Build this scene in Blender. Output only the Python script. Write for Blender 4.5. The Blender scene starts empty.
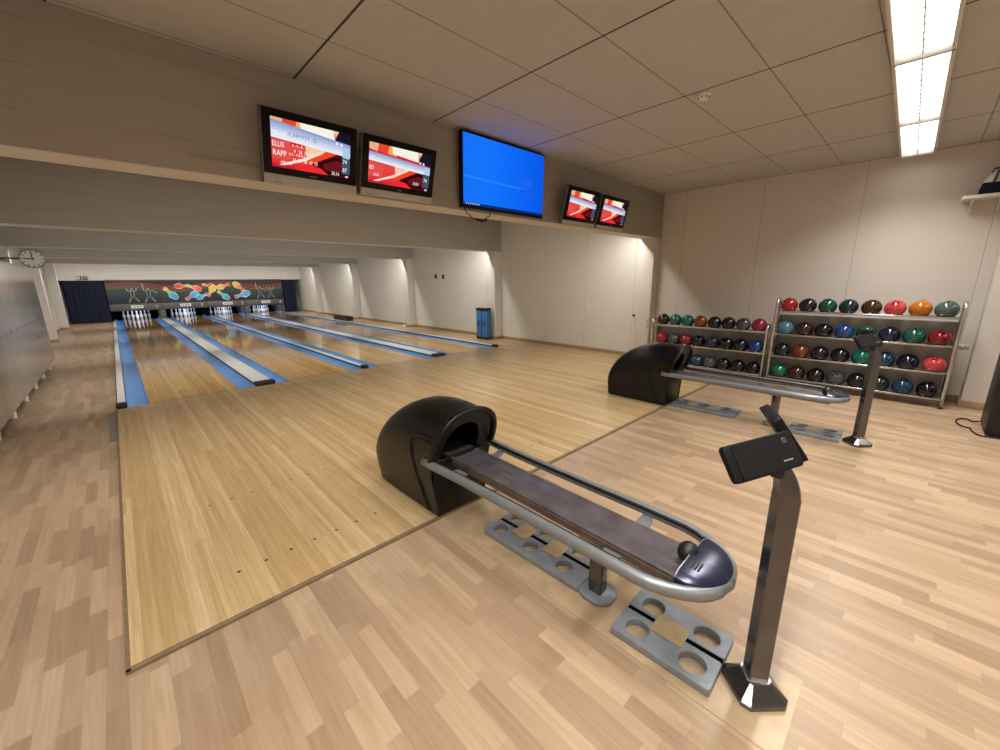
import bpy, bmesh, math, random
from mathutils import Vector, Matrix
random.seed(7)
S = bpy.context.scene
COL = S.collection
PI = math.pi

# ------------------------------------------------------------------ materials
def lin(c):
    if isinstance(c, str):
        c = c.lstrip('#'); c = [int(c[i:i+2], 16) for i in (0, 2, 4)]
    r = []
    for v in c[:3]:
        v = v / 255.0
        r.append(v / 12.92 if v <= .04045 else ((v + .055) / 1.055) ** 2.4)
    return (r[0], r[1], r[2], 1.0)

def sock(b, names):
    for n in names:
        if n in b.inputs: return b.inputs[n]

class NT:
    """small helper round a material's node tree"""
    def __init__(s, name):
        s.m = bpy.data.materials.new(name); s.m.use_nodes = True
        s.t = s.m.node_tree; s.n = s.t.nodes; s.l = s.t.links
        s.b = s.n['Principled BSDF']
    def node(s, t, **k):
        n = s.n.new(t)
        for a, v in k.items(): setattr(n, a, v)
        return n
    def link(s, a, b): s.l.new(a, b)
    def math(s, op, a, b=None, c=None):
        n = s.node('ShaderNodeMath', operation=op)
        for i, v in enumerate((a, b, c)):
            if v is None: continue
            if isinstance(v, (int, float)): n.inputs[i].default_value = v
            else: s.link(v, n.inputs[i])
        return n.outputs[0]
    def coord(s, kind='Object'):
        return s.node('ShaderNodeTexCoord').outputs[kind]
    def sep(s, v):
        n = s.node('ShaderNodeSeparateXYZ'); s.link(v, n.inputs[0]); return n.outputs
    def comb(s, x, y, z=0):
        n = s.node('ShaderNodeCombineXYZ')
        for i, v in enumerate((x, y, z)):
            if isinstance(v, (int, float)): n.inputs[i].default_value = v
            else: s.link(v, n.inputs[i])
        return n.outputs[0]
    def noise(s, v, scale=5, detail=2, rough=.5):
        n = s.node('ShaderNodeTexNoise'); s.link(v, n.inputs['Vector'])
        n.inputs['Scale'].default_value = scale; n.inputs['Detail'].default_value = detail
        n.inputs['Roughness'].default_value = rough
        return n.outputs[0]
    def white(s, v):
        n = s.node('ShaderNodeTexWhiteNoise', noise_dimensions='3D'); s.link(v, n.inputs['Vector'])
        return n.outputs['Value']
    def ramp(s, f, stops):
        n = s.node('ShaderNodeValToRGB'); s.link(f, n.inputs[0]); e = n.color_ramp.elements
        while len(e) < len(stops): e.new(.5)
        for i, (p, c) in enumerate(stops):
            e[i].position = p; e[i].color = lin(c) if len(c) != 4 or isinstance(c, str) else c
        return n.outputs[0]
    def mix(s, f, a, b, mode='MIX'):
        n = s.node('ShaderNodeMixRGB', blend_type=mode)
        for i, v in enumerate((f, a, b)):
            if isinstance(v, (int, float)): n.inputs[i].default_value = v
            elif isinstance(v, (str, tuple, list)): n.inputs[i].default_value = lin(v)
            else: s.link(v, n.inputs[i])
        return n.outputs[0]
    def lines(s, x, x0, p, w):
        f = s.math('FRACT', s.math('DIVIDE', s.math('SUBTRACT', x, x0), p))
        g = s.math('MINIMUM', f, s.math('SUBTRACT', 1.0, f))
        return s.math('LESS_THAN', g, w / p / 2)
    def base(s, v):
        if isinstance(v, (str, tuple, list)): s.b.inputs['Base Color'].default_value = lin(v)
        else: s.link(v, s.b.inputs['Base Color'])
    def set(s, rough=.5, metal=0., spec=.5, coat=0., coat_rough=.05):
        if isinstance(rough, (int, float)): s.b.inputs['Roughness'].default_value = rough
        else: s.link(rough, s.b.inputs['Roughness'])
        s.b.inputs['Metallic'].default_value = metal
        q = sock(s.b, ['Specular IOR Level', 'Specular']); q.default_value = spec
        q = sock(s.b, ['Coat Weight', 'Clearcoat']); q.default_value = coat
        q = sock(s.b, ['Coat Roughness', 'Clearcoat Roughness']); q.default_value = coat_rough
    def bump(s, h, strength=.2, dist=.01):
        n = s.node('ShaderNodeBump'); n.inputs['Strength'].default_value = strength
        n.inputs['Distance'].default_value = dist
        s.link(h, n.inputs['Height']); s.link(n.outputs[0], s.b.inputs['Normal'])

_cache = {}
def plain(name, color, rough=.5, metal=0., spec=.5, coat=0., var=.04, scale=18, bump=0.):
    """a procedural material: a base colour with faint noise in tone and gloss"""
    if name in _cache: return _cache[name]
    t = NT(name); c = t.coord()
    n = t.noise(c, scale, 3)
    a = lin(color)
    lo = tuple(max(0, x * (1 - var * 2.5)) for x in a[:3]) + (1,)
    hi = tuple(min(1, x * (1 + var * 2.5)) for x in a[:3]) + (1,)
    r = t.node('ShaderNodeValToRGB'); t.link(n, r.inputs[0])
    r.color_ramp.elements[0].position = .3; r.color_ramp.elements[1].position = .7
    r.color_ramp.elements[0].color = lo; r.color_ramp.elements[1].color = hi
    t.base(r.outputs[0])
    t.set(rough, metal, spec, coat)
    if bump: t.bump(t.noise(c, scale * 20, 2), bump, .002)
    _cache[name] = t.m
    return t.m

def glow(name, color, strength=1.0):
    if name in _cache: return _cache[name]
    t = NT(name); t.n.remove(t.b)
    e = t.node('ShaderNodeEmission'); e.inputs[0].default_value = lin(color); e.inputs[1].default_value = strength
    t.link(e.outputs[0], t.n['Material Output'].inputs[0])
    _cache[name] = t.m
    return t.m

# room surfaces
def mat_floor():
    t = NT('laminate_floor'); x, y, z = t.sep(t.coord())
    row = t.math('FLOOR', t.math('DIVIDE', x, .0663))
    off = t.white(t.comb(row, 3.3, 0))
    cx = t.math('ADD', t.math('DIVIDE', y, .44), t.math('MULTIPLY', off, 7.0))
    cell = t.math('FLOOR', cx)
    r = t.white(t.comb(row, cell, 1.5))
    base = t.ramp(r, [(0, '#9c846b'), (.3, '#a78f75'), (.7, '#b1997e'), (1, '#bba387')])
    grain = t.noise(t.comb(t.math('MULTIPLY', x, 60.0), t.math('MULTIPLY', y, 3.0), r), 1.0, 4, .6)
    g = t.ramp(grain, [(.3, '#ece4de'), (.7, '#ffffff')])
    c = t.mix(1.0, base, g, 'MULTIPLY')
    fr = t.math('FRACT', t.math('DIVIDE', x, .0663 * 3))
    gap = t.math('LESS_THAN', fr, .012)
    fx = t.math('LESS_THAN', t.math('FRACT', cx), .004)
    c = t.mix(t.math('MULTIPLY', t.math('MAXIMUM', gap, fx), .35), c, '#6f5845')
    t.base(c); t.set(t.math('ADD', .30, t.math('MULTIPLY', grain, .12)), spec=.42)
    return t.m

def mat_boards(name, cols, rough, dark_from=None, dcols=None):
    t = NT(name); x, y, z = t.sep(t.coord())
    row = t.math('FLOOR', t.math('DIVIDE', x, .0305))
    off = t.white(t.comb(row, 9.1, 0))
    cell = t.math('FLOOR', t.math('ADD', t.math('DIVIDE', y, 3.6), t.math('MULTIPLY', off, 9.0)))
    r1 = t.white(t.comb(row, cell, .5))
    grp = t.math('FLOOR', t.math('DIVIDE', x, .0915))
    r2 = t.white(t.comb(grp, t.math('FLOOR', t.math('ADD', t.math('DIVIDE', y, 4.4), t.math('MULTIPLY', t.white(t.comb(grp, 2.2, 0)), 5.0))), 4.5))
    r = t.math('ADD', t.math('MULTIPLY', r1, .5), t.math('MULTIPLY', r2, .5))
    st = [(.12, cols[0]), (.4, cols[1]), (.62, cols[2]), (.9, cols[3])]
    c = t.ramp(r, st)
    if dark_from is not None:
        d = t.ramp(r, [(.12, dcols[0]), (.4, dcols[1]), (.62, dcols[2]), (.9, dcols[3])])
        edge = t.math('ADD', dark_from, t.math('MULTIPLY', t.math('FLOOR', t.math('MULTIPLY', off, 2.0)), .35))
        c = t.mix(t.math('GREATER_THAN', y, edge), c, d)
    grain = t.noise(t.comb(t.math('MULTIPLY', x, 90.0), t.math('MULTIPLY', y, 2.5), r1), 1.0, 4, .6)
    c = t.mix(1.0, c, t.ramp(grain, [(.3, '#e8dfd2'), (.7, '#ffffff')]), 'MULTIPLY')
    gap = t.math('LESS_THAN', t.math('FRACT', t.math('DIVIDE', x, .0305)), .035)
    c = t.mix(t.math('MULTIPLY', gap, .22), c, '#4a3218')
    t.base(c); t.set(rough, spec=.5)
    return t.m

def mat_panel_wall(name, x0, pitch, axis, color, w=.007):
    t = NT(name); c = t.coord(); xyz = t.sep(c)
    ln = t.lines(xyz[axis], x0, pitch, w)
    n = t.noise(c, 2.5, 3)
    col = t.mix(t.math('MULTIPLY', n, .35), color, tuple(int(v * .93) for v in color))
    t.base(t.mix(t.math('MULTIPLY', ln, .45), col, '#4d453c'))
    t.set(.62, spec=.3)
    return t.m

def mat_ceiling():
    t = NT('ceiling_tiles'); c = t.coord(); x, y, z = t.sep(c)
    a = t.lines(x, 1.188, 1.297, .016); b = t.lines(y, -4.14, .6320, .010)
    n = t.noise(c, 6, 4); n2 = t.noise(c, 140, 2)
    col = t.mix(n, '#c4c2be', '#b9b7b2')
    col = t.mix(t.math('MULTIPLY', n2, .18), col, '#8f8478')
    col = t.mix(t.math('MULTIPLY', b, .6), col, '#4a3f35')
    col = t.mix(t.math('MULTIPLY', a, .92), col, '#2e2620')
    t.base(col); t.set(.9, spec=.1)
    return t.m

def mat_beam(name, color):
    """painted board-marked concrete"""
    t = NT(name); c = t.coord(); x, y, z = t.sep(c)
    n = t.noise(t.comb(t.math('MULTIPLY', x, .6), t.math('MULTIPLY', y, .6), t.math('MULTIPLY', z, 9.0)), 2.0, 4, .6)
    col = t.mix(n, color, tuple(int(v * .91) for v in color))
    ln = t.lines(z, 2.565, .235, .006)
    brk = t.math('GREATER_THAN', t.noise(t.comb(t.math('MULTIPLY', x, .7), 0, t.math('MULTIPLY', z, .3)), 1.0, 1), .5)
    t.base(t.mix(t.math('MULTIPLY', t.math('MULTIPLY', ln, brk), .25), col, '#4f463b'))
    t.set(.75, spec=.25); t.bump(n, .12, .01)
    return t.m

M = {}
M['floor'] = mat_floor()
M['approach'] = mat_boards('approach_boards', ['#b99d70', '#c1a67a', '#caaf84', '#d3ba92'], .26)
M['lane'] = mat_boards('lane_boards', ['#b08a50', '#bb965a', '#c6a266', '#d0b076'], .085, 3.9, ['#84643a', '#927044', '#9d7b4d', '#a88758'])
M['wall_rack'] = mat_panel_wall('painted_wall_panels', -3.875, 1.225, 1, (214, 206, 196))
M['wall_bay'] = mat_panel_wall('painted_bay_panels', -.579, 1.192, 1, (216, 211, 200), .006)
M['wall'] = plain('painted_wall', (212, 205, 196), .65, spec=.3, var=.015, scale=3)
M['ceiling'] = mat_ceiling()
M['beam'] = mat_beam('painted_concrete_beam', (174, 167, 155))
M['beam_far'] = mat_beam('painted_lane_beam', (182, 176, 166))
M['base'] = plain('wood_baseboard', (160, 130, 100), .45, var=.06, scale=12)
# things
M['black'] = plain('black_plastic', (19, 18, 18), .42, var=.1, scale=30)
M['hood'] = plain('textured_black_hood', (11, 10, 10), .3, spec=.35, var=.08, scale=60, bump=.15)
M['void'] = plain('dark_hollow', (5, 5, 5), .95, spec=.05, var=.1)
M['rubber'] = plain('black_rubber', (14, 13, 13), .5, var=.1)
M['silver'] = plain('satin_aluminium', (158, 160, 162), .3, .85, var=.03)
M['rail'] = plain('grey_painted_rail', (132, 136, 138), .36, .45, var=.03)
M['steel'] = plain('dark_polished_steel', (106, 104, 104), .2, .9, var=.04, scale=8)
M['chrome'] = plain('rack_chrome', (196, 194, 190), .24, .85, var=.02)
M['sheet'] = plain('brushed_sheet_steel', (146, 143, 138), .40, .5, var=.08, scale=4)
M['track'] = plain('worn_dark_track', (104, 98, 102), .28, .5, var=.10, scale=9)
M['nose'] = plain('midnight_blue_gloss', (42, 45, 66), .2, .4, var=.05)
M['board'] = plain('grey_painted_board', (132, 138, 146), .42, .15, var=.05)
M['tan'] = plain('tan_pad', (172, 150, 112), .6, var=.05)
M['slot'] = plain('black_groove', (24, 22, 22), .6, var=.1)
M['trimdark'] = plain('approach_edge_trim', (120, 100, 74), .4, var=.08)
M['inset'] = plain('patched_floor_board', (176, 152, 120), .35, var=.08, scale=7)
M['gutter'] = plain('blue_gutter_plastic', (98, 152, 212), .28, var=.05, scale=5)
M['cap'] = plain('off_white_gutter_cap', (206, 206, 200), .3, var=.03)
M['pin'] = plain('white_pin_coat', (236, 236, 240), .25, var=.01)
M['pinred'] = plain('red_pin_stripe', (170, 36, 40), .3, var=.03)
M['unit'] = plain('pinsetter_grey', (92, 88, 84), .45, .2, var=.06)
M['label'] = plain('white_plate', (226, 226, 222), .4, var=.01)
M['ink'] = plain('dark_print', (60, 58, 62), .5, var=.02)
M['navy'] = None
M['locker'] = None
M['white'] = plain('white_enamel', (224, 221, 214), .4, var=.015)
M['tv_bar'] = plain('tv_silver_bar', (188, 186, 180), .4, 0., var=.03)
M['tv_edge'] = plain('tv_silver_frame', (120, 116, 110), .35, .5, var=.03)
M['tv_black'] = plain('tv_gloss_black', (7, 7, 8), .3, spec=.2, var=.05)
M['case'] = plain('console_black', (11, 11, 12), .55, spec=.25, var=.08, scale=40)
M['mark'] = plain('pale_print', (150, 152, 156), .5, var=.02)
M['blue_case'] = plain('blue_case', (52, 112, 168), .35, var=.05)
M['red'] = plain('red_plastic', (150, 40, 30), .45, var=.05)
M['brass'] = plain('brown_metal', (110, 70, 45), .4, .5, var=.05)
M['sidereflect'] = plain('painted_floor_reflection', (92, 76, 64), .4, .3, var=.08)  # brown of the floor mirrored in the track side, put into the colour
M['signgreen'] = plain('dark_green_sign', (32, 46, 34), .5, var=.05)
M['fixture'] = plain('fixture_white', (206, 202, 194), .45, var=.01)
M['tube'] = glow('fluorescent_tube', '#fffaf2', 5.0)
M['reflector'] = glow('lit_louvre_back', '#f8f8f4', 3.0)

def mat_curtain():
    t = NT('navy_curtain'); x, y, z = t.sep(t.coord())
    n = t.noise(t.comb(t.math('MULTIPLY', x, 9.0), y, t.math('MULTIPLY', z, .4)), 1.5, 3)
    t.base(t.mix(n, '#121626', '#1a2036')); t.set(.8, spec=.2); return t.m
M['navy'] = mat_curtain()
def mat_locker():
    t = NT('satin_locker_front'); c = t.coord(); x, y, z = t.sep(c)
    n = t.noise(t.comb(x, t.math('MULTIPLY', y, 9.0), t.math('MULTIPLY', z, .25)), 1.6, 3)
    t.base(t.mix(n, '#b8b3aa', '#aaa59c')); t.set(.20, .3, .55)
    t.bump(n, .07, .02); return t.m
M['locker'] = mat_locker()

# ------------------------------------------------------------------ mesh builder
class MB:
    def __init__(s): s.bm = bmesh.new(); s.mats = []
    def mi(s, m):
        if m is None: m = M['black']
        if isinstance(m, str): m = M[m]
        if m not in s.mats: s.mats.append(m)
        return s.mats.index(m)
    def face(s, pts, m=None, smooth=False):
        vs = [s.bm.verts.new(p) for p in pts]
        f = s.bm.faces.new(vs); f.material_index = s.mi(m); f.smooth = smooth
        return f
    def box(s, x0, x1, y0, y1, z0, z1, m=None, bev=0., xf=None, seg=2):
        i = s.mi(m)
        t = bmesh.new()
        bmesh.ops.create_cube(t, size=1)
        for v in t.verts:
            v.co = Vector(((x0 + x1) / 2 + v.co.x * (x1 - x0), (y0 + y1) / 2 + v.co.y * (y1 - y0), (z0 + z1) / 2 + v.co.z * (z1 - z0)))
        if bev > 0:
            bmesh.ops.bevel(t, geom=t.edges[:], offset=bev, segments=seg, affect='EDGES', profile=.5)
        s.merge(t, i, xf, smooth=bev > 0)
        return s
    def merge(s, t, i, xf=None, smooth=False):
        if xf is not None: bmesh.ops.transform(t, matrix=xf, verts=t.verts[:])
        vm = {v: s.bm.verts.new(v.co) for v in t.verts}
        for f in t.faces:
            try: g = s.bm.faces.new([vm[v] for v in f.verts])
            except ValueError: continue
            g.material_index = i; g.smooth = smooth
        t.free()
    def prism(s, pts, h0, h1, m=None, axis='z', xf=None, bev=0., smooth=False):
        """extrude a 2-D outline. axis z: (x,y); axis y: (x,z); axis x: (y,z)"""
        i = s.mi(m); t = bmesh.new()
        def P(p, h):
            return {'z': (p[0], p[1], h), 'y': (p[0], h, p[1]), 'x': (h, p[0], p[1])}[axis]
        a = [t.verts.new(P(p, h0)) for p in pts]; b = [t.verts.new(P(p, h1)) for p in pts]
        n = len(pts)
        t.faces.new(a[::-1]); t.faces.new(b)
        for k in range(n): t.faces.new([a[k], a[(k + 1) % n], b[(k + 1) % n], b[k]])
        if bev > 0: bmesh.ops.bevel(t, geom=t.edges[:], offset=bev, segments=2, affect='EDGES', profile=.5)
        bmesh.ops.recalc_face_normals(t, faces=t.faces[:])
        s.merge(t, i, xf, smooth or bev > 0)
        return s
    def tube(s, pts, r, m=None, seg=10, cap=True, closed=False, rz=None, up=None):
        i = s.mi(m); P = [Vector(p) for p in pts]; n = len(P); rings = []
        u = None
        for k in range(n):
            if closed: d = (P[(k + 1) % n] - P[k - 1]).normalized()
            else: d = (P[min(k + 1, n - 1)] - P[max(k - 1, 0)]).normalized()
            if up is not None: u = Vector(up); u = (u - d * u.dot(d)).normalized()
            elif u is None:
                u = Vector((0, 0, 1)) if abs(d.z) < .9 else Vector((1, 0, 0))
                u = (u - d * u.dot(d)).normalized()
            else: u = (u - d * u.dot(d)).normalized()
            w = d.cross(u)
            rr = r[k] if isinstance(r, (list, tuple)) else r
            r2 = rr if rz is None else rz
            rings.append([s.bm.verts.new(P[k] + w * (math.cos(a) * rr) + u * (math.sin(a) * r2)) for a in [2 * PI * q / seg for q in range(seg)]])
        for k in range(n if closed else n - 1):
            A, B_ = rings[k], rings[(k + 1) % n]
            for q in range(seg):
                f = s.bm.faces.new([A[q], A[(q + 1) % seg], B_[(q + 1) % seg], B_[q]]); f.material_index = i; f.smooth = True
        if cap and not closed:
            f = s.bm.faces.new(rings[0][::-1]); f.material_index = i
            f = s.bm.faces.new(rings[-1]); f.material_index = i
        return s
    def lathe(s, prof, c=(0, 0, 0), m=None, seg=20, axis='z', mats=None):
        i = s.mi(m); c = Vector(c); rings = []
        for r, h in prof:
            ring = []
            for q in range(seg):
                a = 2 * PI * q / seg
                p = (r * math.cos(a), r * math.sin(a), h) if axis == 'z' else ((h, r * math.cos(a), r * math.sin(a)) if axis == 'x' else (r * math.cos(a), h, r * math.sin(a)))
                ring.append(s.bm.verts.new(c + Vector(p)))
            rings.append(ring)
        for k in range(len(rings) - 1):
            mi = i if mats is None else s.mi(mats[k])
            for q in range(seg):
                f = s.bm.faces.new([rings[k][q], rings[k][(q + 1) % seg], rings[k + 1][(q + 1) % seg], rings[k + 1][q]])
                f.material_index = mi; f.smooth = True
        f = s.bm.faces.new(rings[0][::-1]); f.material_index = i
        f = s.bm.faces.new(rings[-1]); f.material_index = i
        return s
    def loft(s, rings, m=None, closed=True, cap0=False, cap1=False, smooth=True):
        i = s.mi(m); R = [[s.bm.verts.new(p) for p in r] for r in rings]; n = len(R[0])
        for k in range(len(R) - 1):
            for q in range(n if closed else n - 1):
                f = s.bm.faces.new([R[k][q], R[k][(q + 1) % n], R[k + 1][(q + 1) % n], R[k + 1][q]]); f.material_index = i; f.smooth = smooth
        if cap0: f = s.bm.faces.new(R[0][::-1]); f.material_index = i
        if cap1: f = s.bm.faces.new(R[-1]); f.material_index = i
        return s
    def sphere(s, c, r, m=None, u=24, v=14, sc=(1, 1, 1)):
        i = s.mi(m); t = bmesh.new()
        bmesh.ops.create_uvsphere(t, u_segments=u, v_segments=v, radius=r)
        s.merge(t, i, Matrix.Translation(Vector(c)) @ Matrix.Diagonal((sc[0], sc[1], sc[2], 1)), True)
        return s
    def text(s, txt, size, xf, m=None, ext=0.0, align='LEFT'):
        cu = bpy.data.curves.new('t', 'FONT'); cu.body = txt; cu.size = size; cu.extrude = ext; cu.align_x = align; cu.resolution_u = 2
        o = bpy.data.objects.new('t', cu); COL.objects.link(o)
        dg = bpy.context.evaluated_depsgraph_get(); dg.update()
        me = o.evaluated_get(dg).to_mesh()
        t = bmesh.new(); t.from_mesh(me)
        o.evaluated_get(dg).to_mesh_clear(); bpy.data.objects.remove(o); bpy.data.curves.remove(cu)
        s.merge(t, s.mi(m), xf)
        return s
    def obj(s, name, parent=None, recalc=True, auto=None):
        if recalc: bmesh.ops.recalc_face_normals(s.bm, faces=s.bm.faces[:])
        me = bpy.data.meshes.new(name); s.bm.to_mesh(me); s.bm.free()
        for m in s.mats: me.materials.append(m)
        if auto is not None:
            try: me.set_sharp_from_angle(angle=math.radians(auto))
            except Exception: pass
        o = bpy.data.objects.new(name, me); COL.objects.link(o)
        if parent is not None: o.parent = parent
        return o

def thing(name, label, cat, loc=(0, 0, 0), rot=(0, 0, 0), group=None):
    o = bpy.data.objects.new(name, None); COL.objects.link(o)
    o.empty_display_size = .1; o.location = loc; o.rotation_euler = rot
    return tag(o, label, cat, group)
def tag(o, label, cat, group=None):
    o['label'] = label; o['category'] = cat
    if group: o['group'] = group
    return o
def struct(o):
    o['kind'] = 'structure'; return o
def copy_tree(o, parent=None):
    c = o.copy(); COL.objects.link(c)
    if parent is not None: c.parent = parent
    for ch in list(o.children): copy_tree(ch, c)
    return c
def arc(c, r, a0, a1, n):
    return [(c[0] + r * math.cos(a0 + (a1 - a0) * k / n), c[1] + r * math.sin(a0 + (a1 - a0) * k / n)) for k in range(n + 1)]
def rrect(x0, x1, y0, y1, r, n=4):
    p = []
    for cx, cy, a in ((x1 - r, y0 + r, -PI / 2), (x1 - r, y1 - r, 0), (x0 + r, y1 - r, PI / 2), (x0 + r, y0 + r, PI)):
        p += arc((cx, cy), r, a, a + PI / 2, n)
    return p

# ------------------------------------------------------------------ plan (metres; x along foul line, y down the lanes)
LW, GW = 1.0668, .235
CAP1, CAP2 = .265, .086
X1 = 0.0; X2 = LW + 2 * GW + CAP1; X3 = X2 + LW + 2 * GW + CAP2; X4 = X3 + LW + 2 * GW + CAP1
LX = [X1, X2, X3, X4]
XL, XR = -1.75, 7.70
YF = -5.02            # front edge of the approach
YB = -11.0; YE = 17.45; YPIT = 20.0
ZC = 3.15; ZB = 2.36  # ceiling, beam soffit
BEAMS = [-3.46, 1.0, 5.5, 10.0, 14.5]

# ------------------------------------------------------------------ room
b = MB(); b.box(XL - .1, XR + .3, YB - .1, YF, -.12, -.012, 'floor'); b.box(XL - .1, X1 - GW - CAP2 - .001, YF, YPIT + .3, -.12, -.012, 'floor')
b.box(X1 - GW - CAP2 - .001, XR + .3, YF, YPIT + .3, -.16, -.10, 'void'); struct(b.obj('floor'))
b = MB(); b.box(XL - .1, XR + .3, YB - .1, YE + .2, ZC, ZC + .1, 'ceiling'); struct(b.obj('ceiling'))
b = MB(); b.box(XR, XR + .2, YB, -3.3, -.1, ZC, 'wall_rack'); struct(b.obj('wall_right'))
b = MB(); b.box(XR, XR + .2, -3.3, YPIT, -.1, ZC, 'wall_bay'); struct(b.obj('wall_right_bays'))
b = MB(); b.box(XL - .2, XL, YB, YPIT, -.1, ZC, 'wall'); struct(b.obj('wall_left'))
b = MB(); b.box(XL - .2, XR + .2, YB - .2, YB, -.1, ZC, 'wall'); struct(b.obj('wall_back'))
b = MB(); b.box(XL, XR, YE, YE + .15, 1.775, ZC, 'wall'); struct(b.obj('wall_front'))
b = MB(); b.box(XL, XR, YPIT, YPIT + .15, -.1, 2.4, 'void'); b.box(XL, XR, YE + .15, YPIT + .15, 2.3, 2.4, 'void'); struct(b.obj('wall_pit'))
k = 1
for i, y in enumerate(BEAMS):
    b = MB(); b.box(XL, XR, y, y + .3, ZB + .006, ZC, 'beam' if i < 2 else 'beam_far', .006); b.box(XL, XR, y + .004, y + .296, ZB, ZB + .006, 'wall'); struct(b.obj('trim_%d' % k)); k += 1  # thin soffit board added, its lighter paint stands in for floor-bounce light
    b = MB(); b.box(XR - .25, XR, y, y + .3, -.01, ZB, 'wall', .006); struct(b.obj('trim_%d' % k)); k += 1
    if i > 1:
        b = MB(); b.box(XL, XL + .25, y, y + .3, -.01, ZB, 'wall', .006); struct(b.obj('trim_%d' % k)); k += 1
# pillar on the right, near the camera side
b = MB(); b.box(XR - .28, XR, YB, -7.66, -.01, ZC, 'wall', .006); struct(b.obj('trim_%d' % k)); k += 1
# baseboards
segs = [(-3.16, 1.0), (1.3, 5.5), (5.8, 10.0), (10.3, 14.5), (14.8, YE)]
b = MB()
for a, c in segs: b.box(XR - .018, XR, a, c, -.012, .075, 'base', .003)
b.box(XR - .018, XR, -7.66, -3.46, -.012, .075, 'base', .003)
b.box(XR - .298, XR - .28, -10.9, -7.66, -.012, .075, 'base', .003)
b.box(XR - .298, XR, -7.66, -7.642, -.012, .075, 'base', .003)
for y in BEAMS[1:]:
    b.box(XR - .268, XR - .25, y, y + .3, -.012, .075, 'base', .003); b.box(XR - .25, XR, y - .018, y, -.012, .075, 'base', .003)
struct(b.obj('baseboard_right'))
b = MB()
for a, c in [(5.1, 5.5), (5.8, 10.0), (10.3, 14.5), (14.8, YE)]: b.box(XL, XL + .018, a, c, -.012, .075, 'base', .003)
for y in BEAMS[2:]: b.box(XL + .25, XL + .268, y, y + .3, -.012, .075, 'base', .003); b.box(XL, XL + .268, y - .018, y, -.012, .075, 'base', .003)
struct(b.obj('baseboard_left'))

# approach: a raised platform of maple boards with its two rows of guide dots
b = MB()
b.box(X1 - GW - CAP2, XR, YF, 0.0, -.10, 0.0, 'approach')
for row, y, r in ((0, -4.667, .0095), (1, -3.707, .0085)):
    for j in range(7):
        for q in range(4):
            cx = LX[q] + .148 + j * .139
            if q > 0 and row == 0 and abs(cx - 1.475) < .25: continue
            b.prism([(cx + r * math.cos(a * PI / 5), y + r * math.sin(a * PI / 5)) for a in range(10)], 0.0, .0006, 'slot')
b.box(X1 - GW - CAP2 - .016, X1 - GW - CAP2, YF - .016, -.02, -.012, .001, 'trimdark')
b.box(X1 - GW - CAP2 - .016, XR, YF - .018, YF, -.012, .001, 'trimdark'); b.box(X1 - GW - CAP2, XR, YF + .004, YF + .008, -.012, .0012, 'slot')
b.box(X1 - GW - CAP2 - .075, X1 - GW - CAP2 - .022, -1.45, -.15, -.012, .004, 'sheet')
b.box(X1, X4 + LW, -.012, 0.0, -.012, .0006, 'slot')
struct(b.obj('floor_approach'))
# side floors beside the lanes are the same laminate; a thin patched strip lies under each ball return
for x in (1.48, 5.02):
    b = MB(); b.box(x - .20, x + .20, -7.03, YF - .02, -.012, -.0095, 'inset'); struct(b.obj('floor_patch'))

ORD = ['leftmost', 'second', 'third', 'rightmost']
# lanes
for i, x in enumerate(LX):
    b = MB(); b.box(0, LW, 0, 19.4, -.08, 0, 'lane')
    # thin dark foul edge
    o = b.obj('bowling_lane'); o.location = (x, 0, 0)
    tag(o, 'glossy maple bowling lane under number %d, %s of the four' % (i + 1, ORD[i]), 'bowling lane', 'bowling lanes')
# gutters (concave channels)
gx = []
for i, x in enumerate(LX): gx += [(x - GW, i, 'left'), (x + LW, i, 'right')]
for x, i, side in gx:
    b = MB()
    pr = [(0, 0.0)] + [(GW / 2 - (GW / 2 - .006) * math.cos(PI * q / 10), -.006 - .062 * math.sin(PI * q / 10)) for q in range(11)] + [(GW, 0.0)]
    rings = []
    for y in (0.0, 19.0): rings.append([(p[0], y, p[1]) for p in pr] + [(GW, y, -.085), (0, y, -.085)])
    b.loft(rings, 'gutter', True, True, True, smooth=False)
    o = b.obj('lane_gutter', auto=40); o.location = (x, 0, 0)
    tag(o, 'blue gutter along the %s side of the %s bowling lane' % (side, ORD[i]), 'gutter', 'blue lane gutters')
# gutter caps
caps = [(X1 - GW - CAP2, CAP2, 'narrow white cap left of the leftmost lane, black end block'),
        (X1 + LW + GW, CAP1, 'wide white cap between the first and second lanes, black end block'),
        (X2 + LW + GW, CAP2, 'narrow white cap between the second and third lanes, black end block'),
        (X3 + LW + GW, CAP1, 'wide white cap between the third and rightmost lanes, black end block'),
        (X4 + LW + GW, CAP2, 'narrow cap right of the rightmost lane near the wall, black end block')]
for x, w, lb in caps:
    t = thing('gutter_cap', lb, 'lane divider', (x, 0, 0), group='gutter caps')
    b = MB(); b.box(0, w, .1, 18.9, -.075, .032, 'cap', .008); b.obj('cover', t)
    b = MB(); b.box(-.006, .004, .1, 18.9, -.02, .022, 'slot'); b.box(w - .004, w + .006, .1, 18.9, -.02, .022, 'slot'); b.obj('edge_seal', t)
    b = MB()
    pr = rrect(-.012, w + .012, -.02, .16, .04, 4)
    b.prism(pr, .0, .052, 'rubber', bev=.008); b.obj('end_block', t)
# floor strip filler right of the last cap is the laminate; raise it level with the lanes
b = MB(); b.box(X4 + LW + GW + CAP2 + .001, XR, 0, YE, -.10, 0, 'approach'); struct(b.obj('floor_side_strip'))

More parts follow.
